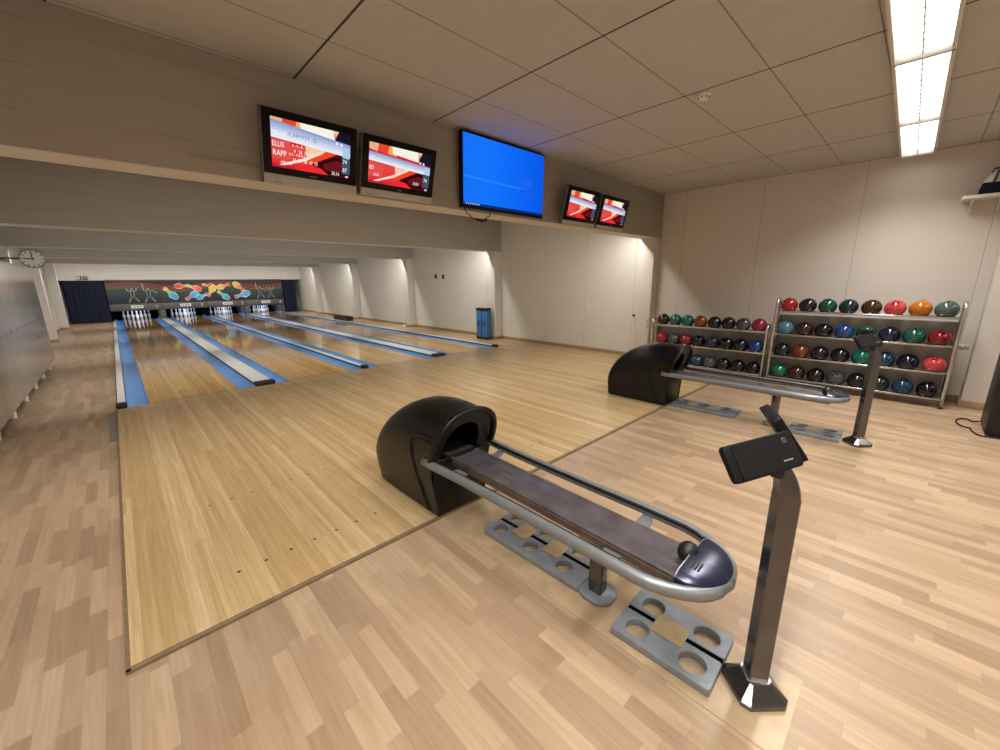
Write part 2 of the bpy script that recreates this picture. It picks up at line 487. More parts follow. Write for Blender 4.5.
# ------------------------------------------------------------------ pins
pin_prof = [(.0258, 0), (.0282, .004), (.0360, .0286), (.0453, .057), (.0533, .0857), (.0578, .1143), (.0605, .135), (.0587, .149), (.053, .171), (.0445, .184), (.037, .1995), (.0298, .2159), (.0258, .2318), (.0233, .25), (.0237, .265), (.0256, .285), (.0285, .3048), (.0312, .325), (.0323, .343), (.0310, .358), (.0265, .370), (.0185, .3775), (.008, .3805), (.001, .381)]
b = MB(); b.lathe(pin_prof, m='pin', seg=16); pin0 = b.obj('bowling_pin')
b = MB(); b.lathe([(.0305, .2145), (.0268, .2245), (.0262, .2345), (.0240, .2445)][:2] + [(.0266, .227), (.0240, .2445)], m='pinred', seg=16); st = b.obj('neck_stripe', pin0)
rows = [('head pin', [0], 0), ('second row', [-.5, .5], 1), ('third row', [-1, 0, 1], 2), ('back row', [-1.5, -.5, .5, 1.5], 3)]
POS = {1: [''], 2: ['left', 'right'], 3: ['left', 'middle', 'right'], 4: ['far left', 'inner left', 'inner right', 'far right']}
first = True
for i, x in enumerate(LX):
    for rn, xs, kk in rows:
        for j, dx in enumerate(xs):
            o = pin0 if first else copy_tree(pin0); first = False
            o.location = (x + LW / 2 + dx * .3048, 18.29 + kk * .264, 0)
            lb = ('white head pin at the front of the %s lane' % ORD[i]) if kk == 0 else 'white bowling pin on the %s lane, %s, %s pin' % (ORD[i], rn, POS[len(xs)][j])
            tag(o, lb, 'bowling pin', 'pins of the %s lane' % ORD[i])

# ------------------------------------------------------------------ pinsetter fronts, masking panels, curtains
PX = [-.33, 1.434, 3.146, 4.858, 6.66]
ART = {}
def flat(c):
    k_ = 'print_' + c[1:]
    if k_ not in _cache: plain(k_, c, .5, var=.02)
    return _cache[k_]
YM = YE - .12
for i in range(4):
    w = PX[i + 1] - PX[i]; x0 = PX[i]
    t = thing('pinsetter_front', 'grey pinsetter front beam with white plate and number %d, %s of four' % (i + 1, ORD[i]), 'pinsetter', (x0, YM, 0), group='pinsetter fronts')
    b = MB(); b.box(.0, w - .01, 0, .25, .46, .745, 'unit', .012); b.box(.01, w - .02, .0, .3, .44, .465, 'slot'); b.obj('front_beam', t)
    b = MB(); b.box(w * .39, w * .39 + .42, -.02, 0, .545, .675, 'label', .004)
    for q in range(9): b.box(w * .39 + .05 + q * .036, w * .39 + .075 + q * .036, -.0215, -.019, .585, .615 + .02 * ((q * 7) % 3), 'ink')
    b.obj('name_plate', t)
    b = MB(); b.text(str(i + 1), .19, Matrix.Translation((w - .24, -.006, .53)) @ Matrix.Rotation(PI / 2, 4, 'X'), 'label', .004); b.obj('lane_number', t)
# division posts
for j, x in enumerate(PX):
    wd = .19 if j in (1, 3) else .10
    xc = x if 0 < j < 4 else (x + .03 if j == 0 else x - .05)
    b = MB(); b.box(-wd / 2, wd / 2, .02, 2.2, .0, .405, 'unit' if j in (1, 3, 4) else 'void', .006)
    o = b.obj('division_post'); o.location = (xc, YM, .033 if j else .033)
    tag(o, ['black side wall left of the leftmost pin deck', 'grey post between the first and second pin decks', 'black post between the second and third pin decks', 'grey post between the third and rightmost pin decks', 'grey post right of the rightmost pin deck'][j], 'post', 'pin deck posts')

def band(x, k_):   # wavy rainbow bands across the whole mask (z of the k-th boundary)
    s = (x + .3) / 7.0
    return .745 + 1.01 * (k_ + .10 * math.sin(2 * PI * (s * 2.0 + .05)) * (1 if k_ not in (0, 1) else 0))
BANDS = [(0, '#0a0d12'), (.13, '#10222c'), (.30, '#173335'), (.46, '#283d26'), (.58, '#5a4a28'), (.68, '#6b2a22'), (.86, '#1c0c0d'), (1.0, None)]
def mask_pin(b, cx, cz, s, ang, cols, y):
    prof = [(0, .0258), (.05, .045), (.1143, .0578), (.135, .0605), (.171, .053), (.2, .037), (.232, .0258), (.25, .0233), (.285, .0256), (.325, .031), (.343, .0323), (.37, .0265), (.381, .006)]
    ca, sa = math.cos(ang), math.sin(ang); n = len(cols)
    def P(u, v):
        u = (u - .19) * s * .92; v = v * s * 1.12
        return (cx + u * ca - v * sa, y, cz + u * sa + v * ca)
    for gi, g in enumerate((1.18, 1.0)):
        for q in range(len(prof) - 1):
            (h0, r0), (h1, r1) = prof[q], prof[q + 1]
            c = '#f2ead0' if gi == 0 else cols[min(n - 1, int(q / (len(prof) - 1) * n))]
            yy = y - .002 * gi
            pts = [P(h0, -r0 * g), P(h0, r0 * g), P(h1, r1 * g), P(h1, -r1 * g)]
            b.face([(p[0], yy, p[2]) for p in pts], flat(c))
def figure(b, cx, cz, s, y, pose):
    """a sketchy outline bowler made of strokes"""
    st = [((0, .55), (0, .98), .12), ((0, .60), (-.17, .32), .06), ((-.17, .32), (-.30, .02), .04), ((0, .60), (.17, .34), .06), ((.17, .34), (.36, .06), .04), ((0, .93), (-.24, .98), .04), ((0, .93), (.24, .98), .04)]
    if pose == 0: st += [((-.27, .98), (-.33, 1.25), .04), ((.27, .98), (.33, 1.25), .04)]
    else: st += [((-.27, .98), (-.3, 1.55), .045), ((.27, .98), (.55, .75), .04)]
    for (a, c, w) in st:
        dx, dz = c[0] - a[0], c[1] - a[1]; L = math.hypot(dx, dz); nx, nz = -dz / L * w, dx / L * w
        b.face([(cx + s * (p[0] + q * nx), y, cz + s * (p[1] + q * nz)) for p, q in ((a, 1), (a, -1), (c, -1), (c, 1))], flat('#8f8a80'))
        if w >= .05:
            b.face([(cx + s * (p[0] + q * nx * .55), y - .0015, cz + s * (p[1] + q * nz * .55)) for p, q in ((a, 1), (a, -1), (c, -1), (c, 1))], flat('#15140f'))
    b.face([(cx + s * (.09 * math.cos(a * PI / 5)), y, cz + s * (1.1 + .11 * math.sin(a * PI / 5))) for a in range(10)], flat('#8f8a80'))
hot = ['#3f9fd0', '#4fb3c9', '#8fc06a', '#e0c24a', '#e8913e']
red_ = ['#d8453a', '#e2613b', '#e8913e', '#e0c24a']
orn = ['#e0c24a', '#e8913e', '#e2613b', '#d8453a']
blu = ['#3f9fd0', '#58b6d8', '#7cc7dc', '#b8549a']
vio = ['#58b6d8', '#4f9fd8', '#b8549a', '#d85a78']
PINART = {1: [(1.84, 1.17, 2.0, 2.25, hot), (2.30, 1.50, 1.7, .05, red_), (2.75, 1.42, 1.8, 2.75, orn[::-1] if 0 else ['#e2613b', '#e8913e', '#e0c24a', '#b9c84a']), (2.62, 1.03, 1.9, 3.75, vio[::1]), (3.02, 1.0, 1.6, .4, blu)],
          2: [(3.36, 1.50, 1.6, 2.9, red_), (3.42, 1.25, 1.9, 4.1, ['#e0c24a', '#d8c84a', '#e8913e', '#e2613b']), (3.95, 1.47, 1.8, .35, ['#e0c24a', '#e8913e', '#e2613b']), (3.90, 1.02, 1.8, 2.4, ['#3f9fd0', '#58b6d8', '#58b6d8', '#e0c24a']), (4.62, 1.42, 1.9, 2.35 + PI, ['#e0c24a', '#e8913e', '#e2613b', '#e2613b'][::1]), (4.72, 1.02, 2.2, 3.45, ['#4fa3dc', '#58b6d8', '#58b6d8', '#d85a78'])],
          0: [], 3: []}
FIG = {0: [(.50, .80, .52, 0), (1.05, .78, .55, 1)], 3: [(5.55, .80, .52, 1), (6.05, .80, .48, 0)], 1: [], 2: []}
for i in range(4):
    x0, x1 = PX[i] + .004, PX[i + 1] - .004
    t = thing('masking_panel', ['dark rainbow masking panel with two sketched bowlers, above the leftmost pins', 'rainbow masking panel of glowing pins above the second lane', 'rainbow masking panel of glowing pins above the third lane', 'dark rainbow masking panel with two sketched bowlers, above the rightmost pins'][i], 'masking panel', (0, 0, 0), group='masking panels')
    b = MB(); b.box(x0, x1, YM - .01, YM + .04, .75, 1.765, 'void')
    N = 24; yb = YM - .0125
    for q in range(N):
        xa, xb = x0 + (x1 - x0) * q / N, x0 + (x1 - x0) * (q + 1) / N
        for z in range(len(BANDS) - 1):
            k0, c = BANDS[z]; k1 = BANDS[z + 1][0]
            cl = lambda v: max(.752, min(1.763, v))
            b.face([(xa, yb, cl(band(xa, k0))), (xb, yb, cl(band(xb, k0))), (xb, yb, cl(band(xb, k1))), (xa, yb, cl(band(xa, k1)))], flat(c))
    b.obj('backboard', t, recalc=False)
    for (cx, cz, s, an, cols) in PINART[i]:
        b = MB(); mask_pin(b, cx, cz, s, an, cols, YM - .015 - .0035 * PINART[i].index((cx, cz, s, an, cols))); b.obj('painted_pin', t, recalc=False)
    for (cx, cz, s, ps) in FIG[i]: 
        b = MB(); figure(b, cx, cz, s, YM - .015, ps); b.obj('painted_bowler', t, recalc=False)
b = MB(); b.box(PX[0], PX[4], YM - .04, YM + .1, 1.765, 1.80, 'tv_edge', .004); struct(b.obj('trim_%d' % k)); k += 1

def curtain(x0, x1, z1, lb):
    b = MB(); n = int((x1 - x0) / .02); pts = [(x0 + (x1 - x0) * q / n, YM + .02 + .009 * math.sin(q * .8) + .006 * math.sin(q * .37)) for q in range(n + 1)]
    out = pts + [(p[0], p[1] + .012) for p in pts[::-1]]
    i_ = b.mi('navy')
    A = [[b.bm.verts.new((p[0], p[1], z)) for p in out] for z in (.012, z1)]
    m_ = len(out)
    for q in range(m_):
        f = b.bm.faces.new([A[0][q], A[0][(q + 1) % m_], A[1][(q + 1) % m_], A[1][q]]); f.material_index = i_; f.smooth = True
    o = b.obj('curtain', recalc=True); tag(o, lb, 'curtain', 'navy curtains beside the pinsetters')
curtain(-1.55, -.345, 1.77, 'wide navy curtain left of the masking panels by the left wall')
curtain(6.70, 7.32, 1.77, 'narrow navy curtain right of the masking panels by the right wall')

# ------------------------------------------------------------------ bowling pin light: small lamps above each pin deck
def area(name, loc, sx, sy, energy, color=(1, 1, 1), rot=(0, 0, 0), spread=180):
    l = bpy.data.lights.new(name, 'AREA'); l.shape = 'RECTANGLE'; l.size = sx; l.size_y = sy; l.energy = energy; l.color = color
    l.spread = math.radians(spread)
    o = bpy.data.objects.new(name, l); COL.objects.link(o); o.location = loc; o.rotation_euler = rot
    return o
for x in LX:
    area('pin_light', (x + LW / 2, YM + .35, .66), 1.0, .05, 14, (.72, .80, 1.0), (math.radians(38), 0, 0))

# ------------------------------------------------------------------ ball returns
def arch(hw, zs, zt, n=16, ex=2.6):
    """points of an arch, left foot over the top to the right foot (x, z)"""
    out = []
    for q in range(n + 1):
        a = PI - PI * q / n; c, s_ = math.cos(a), math.sin(a)
        out.append((hw * math.copysign(abs(c) ** (2 / ex), c), zs + (zt - zs) * abs(s_) ** (2 / ex)))
    return out
def ball_return(lb):
    # local origin: on the floor at the middle of the hood's front (x centre, y front)
    t = thing('ball_return', lb, 'ball return', (1.478, -5.04, 0), group='ball returns')
    # hood shell -------------------------------------------------
    sec = [(.842, .196, .222, .20, .30), (.836, .204, .234, .22, .355), (.815, .210, .243, .25, .43), (.775, .214, .249, .28, .505), (.71, .215, .253, .31, .577), (.61, .216, .256, .345, .65), (.50, .216, .258, .38, .71), (.36, .215, .260, .40, .762), (.20, .213, .262, .42, .786), (.06, .21, .264, .43, .786), (-.06, .21, .268, .44, .772), (-.115, .21, .272, .44, .768)]
    rings = []
    for y, wb, wm, zs, zt in sec:
        yb = max(y, 0.0) if y < .06 else y
        low = [(-wb, .012), (-wb - (wm - wb) * .35, zs * .4), (-wb - (wm - wb) * .75, zs * .75)]
        ar = arch(wm, zs, zt)
        hi = [(-p[0], p[1]) for p in low[::-1]]
        ring = []
        for p in low + ar + hi:
            f = min(1, max(0, (p[1] - .40) / .3)) if y < .06 else 1
            ring.append((p[0], yb + (y - yb) * f, p[1]))
        rings.append(ring)
    b = MB(); b.loft(rings, 'hood', closed=False)
    # back closing
    bk = rings[0]; i_ = b.mi('hood')
    f = b.bm.faces.new([b.bm.verts.new(p) for p in bk]); f.material_index = i_
    # inner tunnel ring and front face
    outer = rings[-1]; no = len(outer)
    inn = [(-.158, .42)] * 3 + arch(.158, .47, .668, 16, 2.3) + [(.158, .42)] * 3
    inner = []
    for p, q in zip(inn, outer):
        f = min(1, max(0, (p[1] - .40) / .3)); inner.append((p[0], -.115 * f + .03, p[1]))
    Vo = [b.bm.verts.new(p) for p in outer]; Vi = [b.bm.verts.new(p) for p in inner]
    for q in range(2, no - 3):
        f = b.bm.faces.new([Vo[q], Vo[q + 1], Vi[q + 1], Vi[q]]); f.material_index = i_; f.smooth = False
    o = b.obj('hood_shell', t, auto=50)
    m_ = o.modifiers.new('weld', 'WELD'); m_.merge_threshold = .0005
    # lower front
    b = MB()
    b.prism([(-.206, .014), (.206, .014), (.235, .24), (.225, .42), (-.225, .42), (-.235, .24)], .004, .03, 'hood', axis='y', bev=.004)
    b.prism([(-.165, .05), (.165, .05), (.185, .36), (-.185, .36)], -.004, .006, 'hood', axis='y', bev=.006)
    b.obj('front_panel', t)
    # tunnel
    tun = arch(.159, .47, .668, 16, 2.3)
    b = MB(); r2 = [[(-.159, y, .40)] + [(p[0], y - (.10 * min(1, max(0, (p[1] - .40) / .3)) if y < .1 else 0), p[1]) for p in tun] + [(.159, y, .40)] for y in (.03, .42)]
    b.loft(r2, 'void', closed=True, cap1=True); b.obj('tunnel', t)
    # rim bead round the mouth
    b = MB(); b.tube([(p[0] * .985, p[1] - .002, p[2] - .004) for p in outer[3:-3]], .022, 'hood', 8); b.obj('rim', t)
    # moulded lines that outline the side panels, following the shell
    def shell_x(y, z):
        for (ya, *A), (yb, *B_) in zip(sec, sec[1:]):
            if yb <= y <= ya:
                f = (ya - y) / (ya - yb); wb, wm, zs, zt = [p + (q - p) * f for p, q in zip(A, B_)]; break
        else: wb, wm, zs, zt = sec[-1][1:]
        if z <= zs: return wb + (wm - wb) * max(0, z - .012) / (zs - .012)
        k_ = min(1, (z - zs) / (zt - zs)) ** (2.6 / 2)
        return wm * max(0, 1 - k_ ** 2) ** (1 / 2.6)
    for s_ in (-1, 1):
        for off, rad in ((0., .009), (-.032, .006)):
            P = [(.0, .606), (.08, .608), (.17, .592), (.225, .553), (.236, .49), (.222, .38), (.195, .25), (.155, .12), (.118, .02)]
            P = [(y + off * (.9 if z < .58 else .2), z + (off if z > .5 else off * .3 if z > .1 else 0)) for y, z in P]
            Q = [(y, .0, z) for y, z in P]
            for _ in range(2):
                N = [Q[0]]
                for u, v in zip(Q, Q[1:]): N += [tuple(.75 * p + .25 * q for p, q in zip(u, v)), tuple(.25 * p + .75 * q for p, q in zip(u, v))]
                Q = N + [Q[-1]]
            b = MB(); b.tube([(s_ * (shell_x(y, z) - .0005), y, max(.016, z)) for y, _z, z in Q], rad, 'hood', 8); b.obj('side_moulding', t)
    # rails ------------------------------------------------------
    zr = .432
    def railpath(s_):
        P = [(s_ * .274, .05, zr + .004), (s_ * .270, -.02, zr + .002)]
        for y, x in ((-.12, .264), (-.3, .254), (-.6, .247), (-1.0, .245), (-1.25, .245)): P.append((s_ * x, y, zr))
        for q in range(1, 9):
            a = q / 8 * PI / 2
            P.append((s_ * (.245 - .21 * (1 - math.cos(a))), -1.40 - .315 * math.sin(a), zr - .012 * math.sin(a)))
        P.append((0, -1.722, zr - .014))
        return P
    for s_ in (-1, 1):
        p = railpath(s_)
        b = MB(); b.tube(p, .025, 'rail', 14, rz=.029, up=(0, 0, 1)); rl = b.obj('rail', t)
        b = MB(); q = [(x - s_ * .020, y, z + .013) for x, y, z in p if abs(x) > .19 and y < .02]
        b.tube(q, .009, 'rubber', 8, rz=.011, up=(0, 0, 1)); b.obj('rubber_strip', rl)
    # track: shallow pan with two ridges
    b = MB()
    prof = [(-.118, .412), (-.105, .418), (-.085, .405), (-.035, .401), (-.028, .406), (-.02, .401), (.02, .401), (.028, .406), (.035, .401), (.085, .405), (.105, .418), (.118, .412), (.118, .36), (-.118, .36)]
    b.loft([[(p[0] + o_, y, p[1]) for p in prof] for y, o_ in ((.30, .045), (-1.60, .008))], 'track', True, True, True, smooth=False); b.obj('track', t)
    b = MB(); b.loft([[(o_ - .128, y, .385), (o_ - .110, y, .385), (o_ - .110, y, .402), (o_ - .128, y, .402)] for y, o_ in ((-.01, .039), (-1.55, .009))], 'sidereflect', True, True, True, smooth=False); b.obj('reflection_strip', t)  # added brown strip, painted as the floor's reflection in the track side
    # brackets
    for y in (-.16, -1.27):
        for s_ in (-1, 1):
            b = MB(); b.prism([(y - .055, 0), (y + .035, 0), (y + .02, 1), (y - .03, 1)], 0, 1, 'rail', axis='x')
            for v in b.bm.verts:
                u = v.co.z; x = .115 + (.235 - .115) * u
                v.co = Vector((s_ * x, v.co.y, .372 + .032 * u + (.012 if v.co.x > .5 else 0)))
            b.obj('bracket', t)
    # nose cover
    b = MB()
    n = 14; ring0, ring1, ring2 = [], [], []
    def edge(a, k_, z):   # outline of the nose, a from -1 to 1
        return (.205 * k_ * math.sin(a * PI / 2), -1.55 - .185 * k_ * math.cos(a * PI / 2), z)
    T = [-1 + 2 * q / n for q in range(n + 1)]
    S_ = [math.sin(v * PI / 2) for v in T]; C_ = [math.cos(v * PI / 2) for v in T]
    DZ = -.018
    A0 = [(.14 * u, -1.585 - .10 * v, DZ + .405) for u, v in zip(S_, C_)]
    A1 = [(.174 * u, -1.580 - .158 * v, DZ + .440 - .010 * v) for u, v in zip(S_, C_)]
    A2 = [(.172 * u, -1.578 - .152 * v, DZ + .480 - .012 * v) for u, v in zip(S_, C_)]
    A3 = [(.150 * u, -1.577 - .120 * v, DZ + .488 - .002 * v) for u, v in zip(S_, C_)]
    A4 = [(.130 * u, -1.574 - .006 * v, DZ + .492 + .004 * v) for u, v in zip(S_, C_)]
    b.loft([A0, A1, A2, A3, A4], 'nose', closed=True, cap0=True, cap1=True)
    nose = b.obj('nose_cover', t, auto=35); nose['label'] = 'glossy midnight blue nose cover'
    b = MB()
    for q in range(5):
        b.box(-.040, .012, -1.632 + q * .013, -1.625 + q * .013, .0, .003, 'slot')
    bmesh.ops.transform(b.bm, matrix=Matrix.Translation((-.050, -.005, .4735)) , verts=b.bm.verts[:])
    for v in b.bm.verts: v.co.z += (v.co.y + 1.61) * .03
    b.obj('vent', nose)
    b = MB(); b.tube([(-.172, -1.577, .462), (-.13, -1.574, .473), (0, -1.574, .479), (.13, -1.574, .473), (.172, -1.577, .462)], .004, 'silver', 6); b.obj('cover_edge', nose)
    # bumper
    b = MB(); b.sphere((.016, -1.556, .462), .046, 'rubber', 20, 12, (1.05, .95, 1)); b.obj('bumper', t)
    b = MB(); b.box(-.165, .165, -1.59, -1.572, .41, .462, 'slot', .004); b.obj('stop_board', t)
    # support post
    b = MB(); b.prism([(-.032 + .0, -1.175), (.032, -1.175), (.032, -1.10), (-.032, -1.10)], .012, .37, 'steel', bev=.008); post = b.obj('post', t)
    b = MB(); b.prism(rrect(-.085, .085, -1.235, -1.045, .07, 5), .0, .016, 'board', bev=.003); b.obj('foot_plate', post)
    b = MB(); b.box(-.10, .10, -1.20, -1.08, .352, .364, 'rail', .003); b.obj('head_plate', post)
    return t
r1 = ball_return('nearer black ball return with silver rails, beside the tilted console stand')
r2 = copy_tree(r1); r2.location = (5.018, -5.04, 0)
r2['label'] = 'farther black ball return with silver rails, in front of the ball racks'

# ------------------------------------------------------------------ boards with round holes under the returns
def holed_board(name, outline, holes, z0, z1, m, parent):
    cu = bpy.data.curves.new('c', 'CURVE'); cu.dimensions = '2D'; cu.fill_mode = 'BOTH'; cu.extrude = (z1 - z0) / 2 - .003; cu.bevel_depth = .003; cu.bevel_resolution = 1; cu.offset = -.003
    def sp(p):
        s_ = cu.splines.new('POLY'); s_.points.add(len(p) - 1)
        for q, c in enumerate(p): s_.points[q].co = (c[0], c[1], 0, 1)
        s_.use_cyclic_u = True
    sp(outline)
    for cx, cy, r in holes: sp([(cx + r * math.cos(2 * PI * a / 28), cy + r * math.sin(2 * PI * a / 28)) for a in range(28)])
    o = bpy.data.objects.new('c', cu); COL.objects.link(o)
    dg = bpy.context.evaluated_depsgraph_get(); dg.update()
    me = bpy.data.meshes.new_from_object(o.evaluated_get(dg))
    bpy.data.objects.remove(o); bpy.data.curves.remove(cu)
    me.materials.clear(); me.materials.append(M[m])
    for v in me.vertices: v.co.z += (z0 + z1) / 2
    n = bpy.data.objects.new(name, me); COL.objects.link(n); n.parent = parent
    return n
H = .038
def stand_four(loc, lb):
    t = thing('holed_stand', lb, 'ball stand', loc, (0, 0, math.radians(1.6)), group='grey holed stands')
    for x0, x1, hx in ((-.165, -.004, -.087), (.022, .166, .09)):
        holed_board('board', rrect(x0, x1, -.22, .215, .012), [(hx, .118, .052), (hx, -.127, .054)], 0, H, 'board', t)
    b = MB(); b.box(-.003, .021, -.215, .21, 0, H - .003, 'void'); b.obj('groove', t)
    b = MB(); b.box(-.055, .063, -.068, .075, H - .001, H + .007, 'tan', .002); p = b.obj('pad', t); p['label'] = 'square tan pad'
    return t
def stand_six(loc, lb):
    t = thing('holed_stand', lb, 'ball stand', loc, (0, 0, math.radians(1.6)), group='grey holed stands')
    hy = (.285, .033, -.217)
    for x0, x1, hx in ((-.155, -.004, -.075), (.022, .164, .086)):
        holed_board('board', rrect(x0, x1, -.365, .365, .012), [(hx, y, .047) for y in hy], 0, H, 'board', t)
    b = MB(); b.box(-.003, .021, -.36, .36, 0, H - .003, 'void'); b.obj('groove', t)
    for y in (.15, -.095):
        b = MB(); b.box(-.058, .065, y - .06, y + .055, H - .001, H + .007, 'tan', .002); p = b.obj('pad', t); p['label'] = 'square tan pad'
    return t
ZF = -.0095
s4 = stand_four((1.485, -6.562, ZF), 'grey board with four round holes beside the nearer console stand')
s6 = stand_six((1.552, -5.735, ZF), 'grey board with six round holes under the nearer ball return')
c = copy_tree(s4); c.location = (5.03, -6.55, ZF); c['label'] = 'grey board with four round holes beside the farther console stand'
c = copy_tree(s6); c.location = (5.07, -5.44, ZF); c['label'] = 'grey board with six round holes under the farther ball return'

# ------------------------------------------------------------------ console stands
def console_part(t, name, ctr, xa, ya, w, h, th):
    xa = Vector(xa).normalized(); ya = Vector(ya); ya = (ya - xa * ya.dot(xa)).normalized(); za = xa.cross(ya)
    X = Matrix(((xa.x, ya.x, za.x, ctr[0]), (xa.y, ya.y, za.y, ctr[1]), (xa.z, ya.z, za.z, ctr[2]), (0, 0, 0, 1)))
    b = MB(); b.prism(rrect(-w / 2, w / 2, -h / 2, h / 2, .014, 3), -th, 0, 'case', xf=X, bev=.004); o = b.obj(name, t)
    b = MB(); b.prism(rrect(-w / 2 + .028, w / 2 - .006, -h / 2 + .006, h / 2 - .006, .008, 3), .0, .0022, 'case', xf=X); b.obj('face_plate', o)
    b = MB()
    for q in range(7): b.box(w * .22 + q * .0058, w * .22 + .0042 + q * .0058, -h * .27, -h * .27 + .0042, .0025, .003, 'mark', xf=X)
    b.obj('logo', o)
    b = MB(); b.prism(rrect(w * .32, w * .32 + .018, h * .2, h * .2 + .017, .004, 2), .0022, .0034, 'unit', xf=X); b.prism(rrect(w * .32 + .005, w * .32 + .013, h * .2 + .005, h * .2 + .012, .002, 2), .0034, .0042, 'case', xf=X); b.obj('badge', o)
    return o
def console_stand(lb):
    t = thing('console_stand', lb, 'console', (1.497, -6.895, ZF), group='console stands')
    a = math.radians(37); R = Matrix.Rotation(a, 4, 'Z')
    Rb = Matrix.Rotation(math.radians(47), 4, 'Z')
    # base: chamfered square that slopes up to the pole
    def chsq(s_, c_): return [(s_ - c_, -s_), (s_, -s_ + c_), (s_, s_ - c_), (s_ - c_, s_), (-s_ + c_, s_), (-s_, s_ - c_), (-s_, -s_ + c_), (-s_ + c_, -s_)]
    b = MB()
    rings = [[Rb @ Vector((x, y, z)) for x, y in chsq(s_, c_)] for s_, c_, z in ((.090, .024, .0), (.092, .024, .022), (.087, .023, .028), (.044, .008, .070), (.042, .008, .078))]
    b.loft(rings, 'steel', True, True, True, smooth=False); b.obj('base', t)
    b = MB(); b.loft([[R @ Vector((x, y, z)) for x, y in chsq(s_, .012)] for s_, z in ((.043, .068), (.043, .080))], 'chrome', True, True, True); b.obj('collar', t)
    b = MB(); b.loft([[R @ Vector((x, y, z)) for x, y in chsq(.0345, .005)] for z in (.078, .86)], 'steel', True, True, True, smooth=False); b.obj('pole', t)
    # curved neck
    b = MB(); rg = []
    for q in range(7):
        u = q / 6; lean = .05 * u * u; s_ = .035 - .004 * u
        rg.append([R @ Vector((x, y * (1 - .25 * u), 0)) + Vector((lean * -.3, lean, .86 + .145 * u)) for x, y in chsq(s_, .008)])
    b.loft(rg, 'steel', True, True, True, smooth=False); b.obj('neck', t)
    L = Vector((1.497, -6.895, ZF))
    c1 = Vector((1.352, -6.840, 1.036)) - L
    console_part(t, 'console', c1, (.89, -.44, .08), (.19, .54, .82), .285, .122, .026)
    c2 = Vector((1.668, -6.838, 1.040)) - L
    console_part(t, 'console', c2, (.93, .355, -.10), (-.19, .54, .82), .26, .18, .036)
    b = MB(); b.box(-.06, .06, .01, .05, .94, 1.01, 'black', .008); b.obj('mount', t)
    return t
k1 = console_stand('steel console stand with two black consoles, nearest the camera')
k2 = copy_tree(k1); k2.location = (4.985, -6.90, ZF)
k2['label'] = 'steel console stand with two black consoles, in front of the four-tier ball rack'

# ------------------------------------------------------------------ ball racks
def rack(name, lb, y0, y1, shelves, top, panel, extra=None):
    t = thing(name, lb, 'ball rack', (7.12, y0, ZF), group='ball racks')
    L = y1 - y0
    for y in (0.0, L):
        b = MB(); r = .085
        pts = [(0, y, 0), (0, y, top - r)] + [(r - r * math.cos(a), y, top - r + r * math.sin(a)) for a in [PI * q / 10 for q in range(1, 10)]] + [(2 * r, y, top - r), (2 * r, y, 0)]
        b.tube(pts, .021, 'chrome', 10); f = b.obj('side_frame', t)
        for x in (0, 2 * r):
            b = MB(); b.lathe([(.026, 0), (.026, .012), (.021, .015)], (x, y, 0), 'rubber', 12); b.obj('foot', f)
    for j, z in enumerate(shelves):
        b = MB()
        b.box(-.012, .012, .02, L - .02, z - .028, z - .004, 'chrome', .004)
        b.box(.16, .18, .02, L - .02, z - .028, z - .004, 'chrome', .004)
        b.box(.012, .16, .02, L - .02, z - .022, z - .016, 'sheet')
        b.obj('shelf', t)
    b = MB(); b.box(.235, .245, .01, L - .01, panel[0], panel[1], 'sheet'); b.box(.165, .24, .01, .03, panel[0], panel[1], 'sheet'); b.box(.165, .24, L - .03, L - .01, panel[0], panel[1], 'sheet')
    b.obj('back_panel', t)
    if extra:
        for z in (.86, .76):
            b = MB(); b.tube([(.0, L, z), (.0, L + .10, z + .01), (.0, L + .12, z - .05)], .010, 'rail', 8); b.obj('hook', t)
    return t
ZS_B = [1.135, .79, .455, .125]
ZS_A = [.805, .465, .115]
rack('ball_rack', 'four-tier chrome ball rack by the pillar', -7.49, -5.62, ZS_B, 1.305, (.06, 1.06))
rack('ball_rack', 'lower three-tier chrome ball rack in the corner under the small screens', -5.535, -3.70, ZS_A, .90, (.06, .74), True)

def mat_ball(name, c1, c2, rough=.12):
    t = NT(name); c = t.coord()
    n = t.noise(c, 9, 5, .65)
    n.node.inputs['Distortion'].default_value = 1.6
    c1, c2 = [tuple(int(int(h_[j:j + 2], 16) * .82) for j in (1, 3, 5)) for h_ in (c1, c2)]
    col = t.ramp(n, [(.36, c1), (.62, c2)])
    t.base(col); t.set(rough, spec=.5, coat=.3)
    return t.m
BC = {'red': ('#a5121e', '#c92630'), 'charcoal black': ('#16181a', '#24282a'), 'dark green': ('#0d4536', '#17614a'), 'dark teal': ('#11262a', '#1b353a'), 'brown': ('#33200f', '#57391c'), 'coral red': ('#d93a40', '#f05c5c'), 'orange': ('#c96a0c', '#e38a1e'), 'grey green': ('#4a6058', '#5e766c'),
      'steel blue': ('#4a7796', '#6a98b4'), 'dark brown': ('#2b190d', '#4a2c18'), 'black': ('#0b0b0d', '#18181c'), 'blue': ('#153a6e', '#2a5fa8'), 'green': ('#115040', '#1f7258'), 'navy': ('#101830', '#1c2950'), 'crimson': ('#7c0e18', '#a81c26'),
      'rust brown': ('#6e2c12', '#94481e'), 'plum black': ('#201018', '#341c26'), 'bright green': ('#0c6a52', '#17896a'), 'slate grey': ('#4a4e50', '#5e6264'), 'teal green': ('#0c6256', '#178272'), 'copper orange': ('#8c3e12', '#b85c22'), 'magenta red': ('#8c1c3c', '#b2304e'), 'maroon black': ('#2a1214', '#44201f'), 'dark navy': ('#0c1122', '#161d38'), 'speckled blue': ('#0e2338', '#2e5a84'), 'indigo': ('#191a3a', '#2a2d5c'), 'vivid blue': ('#123c82', '#2458b0')}
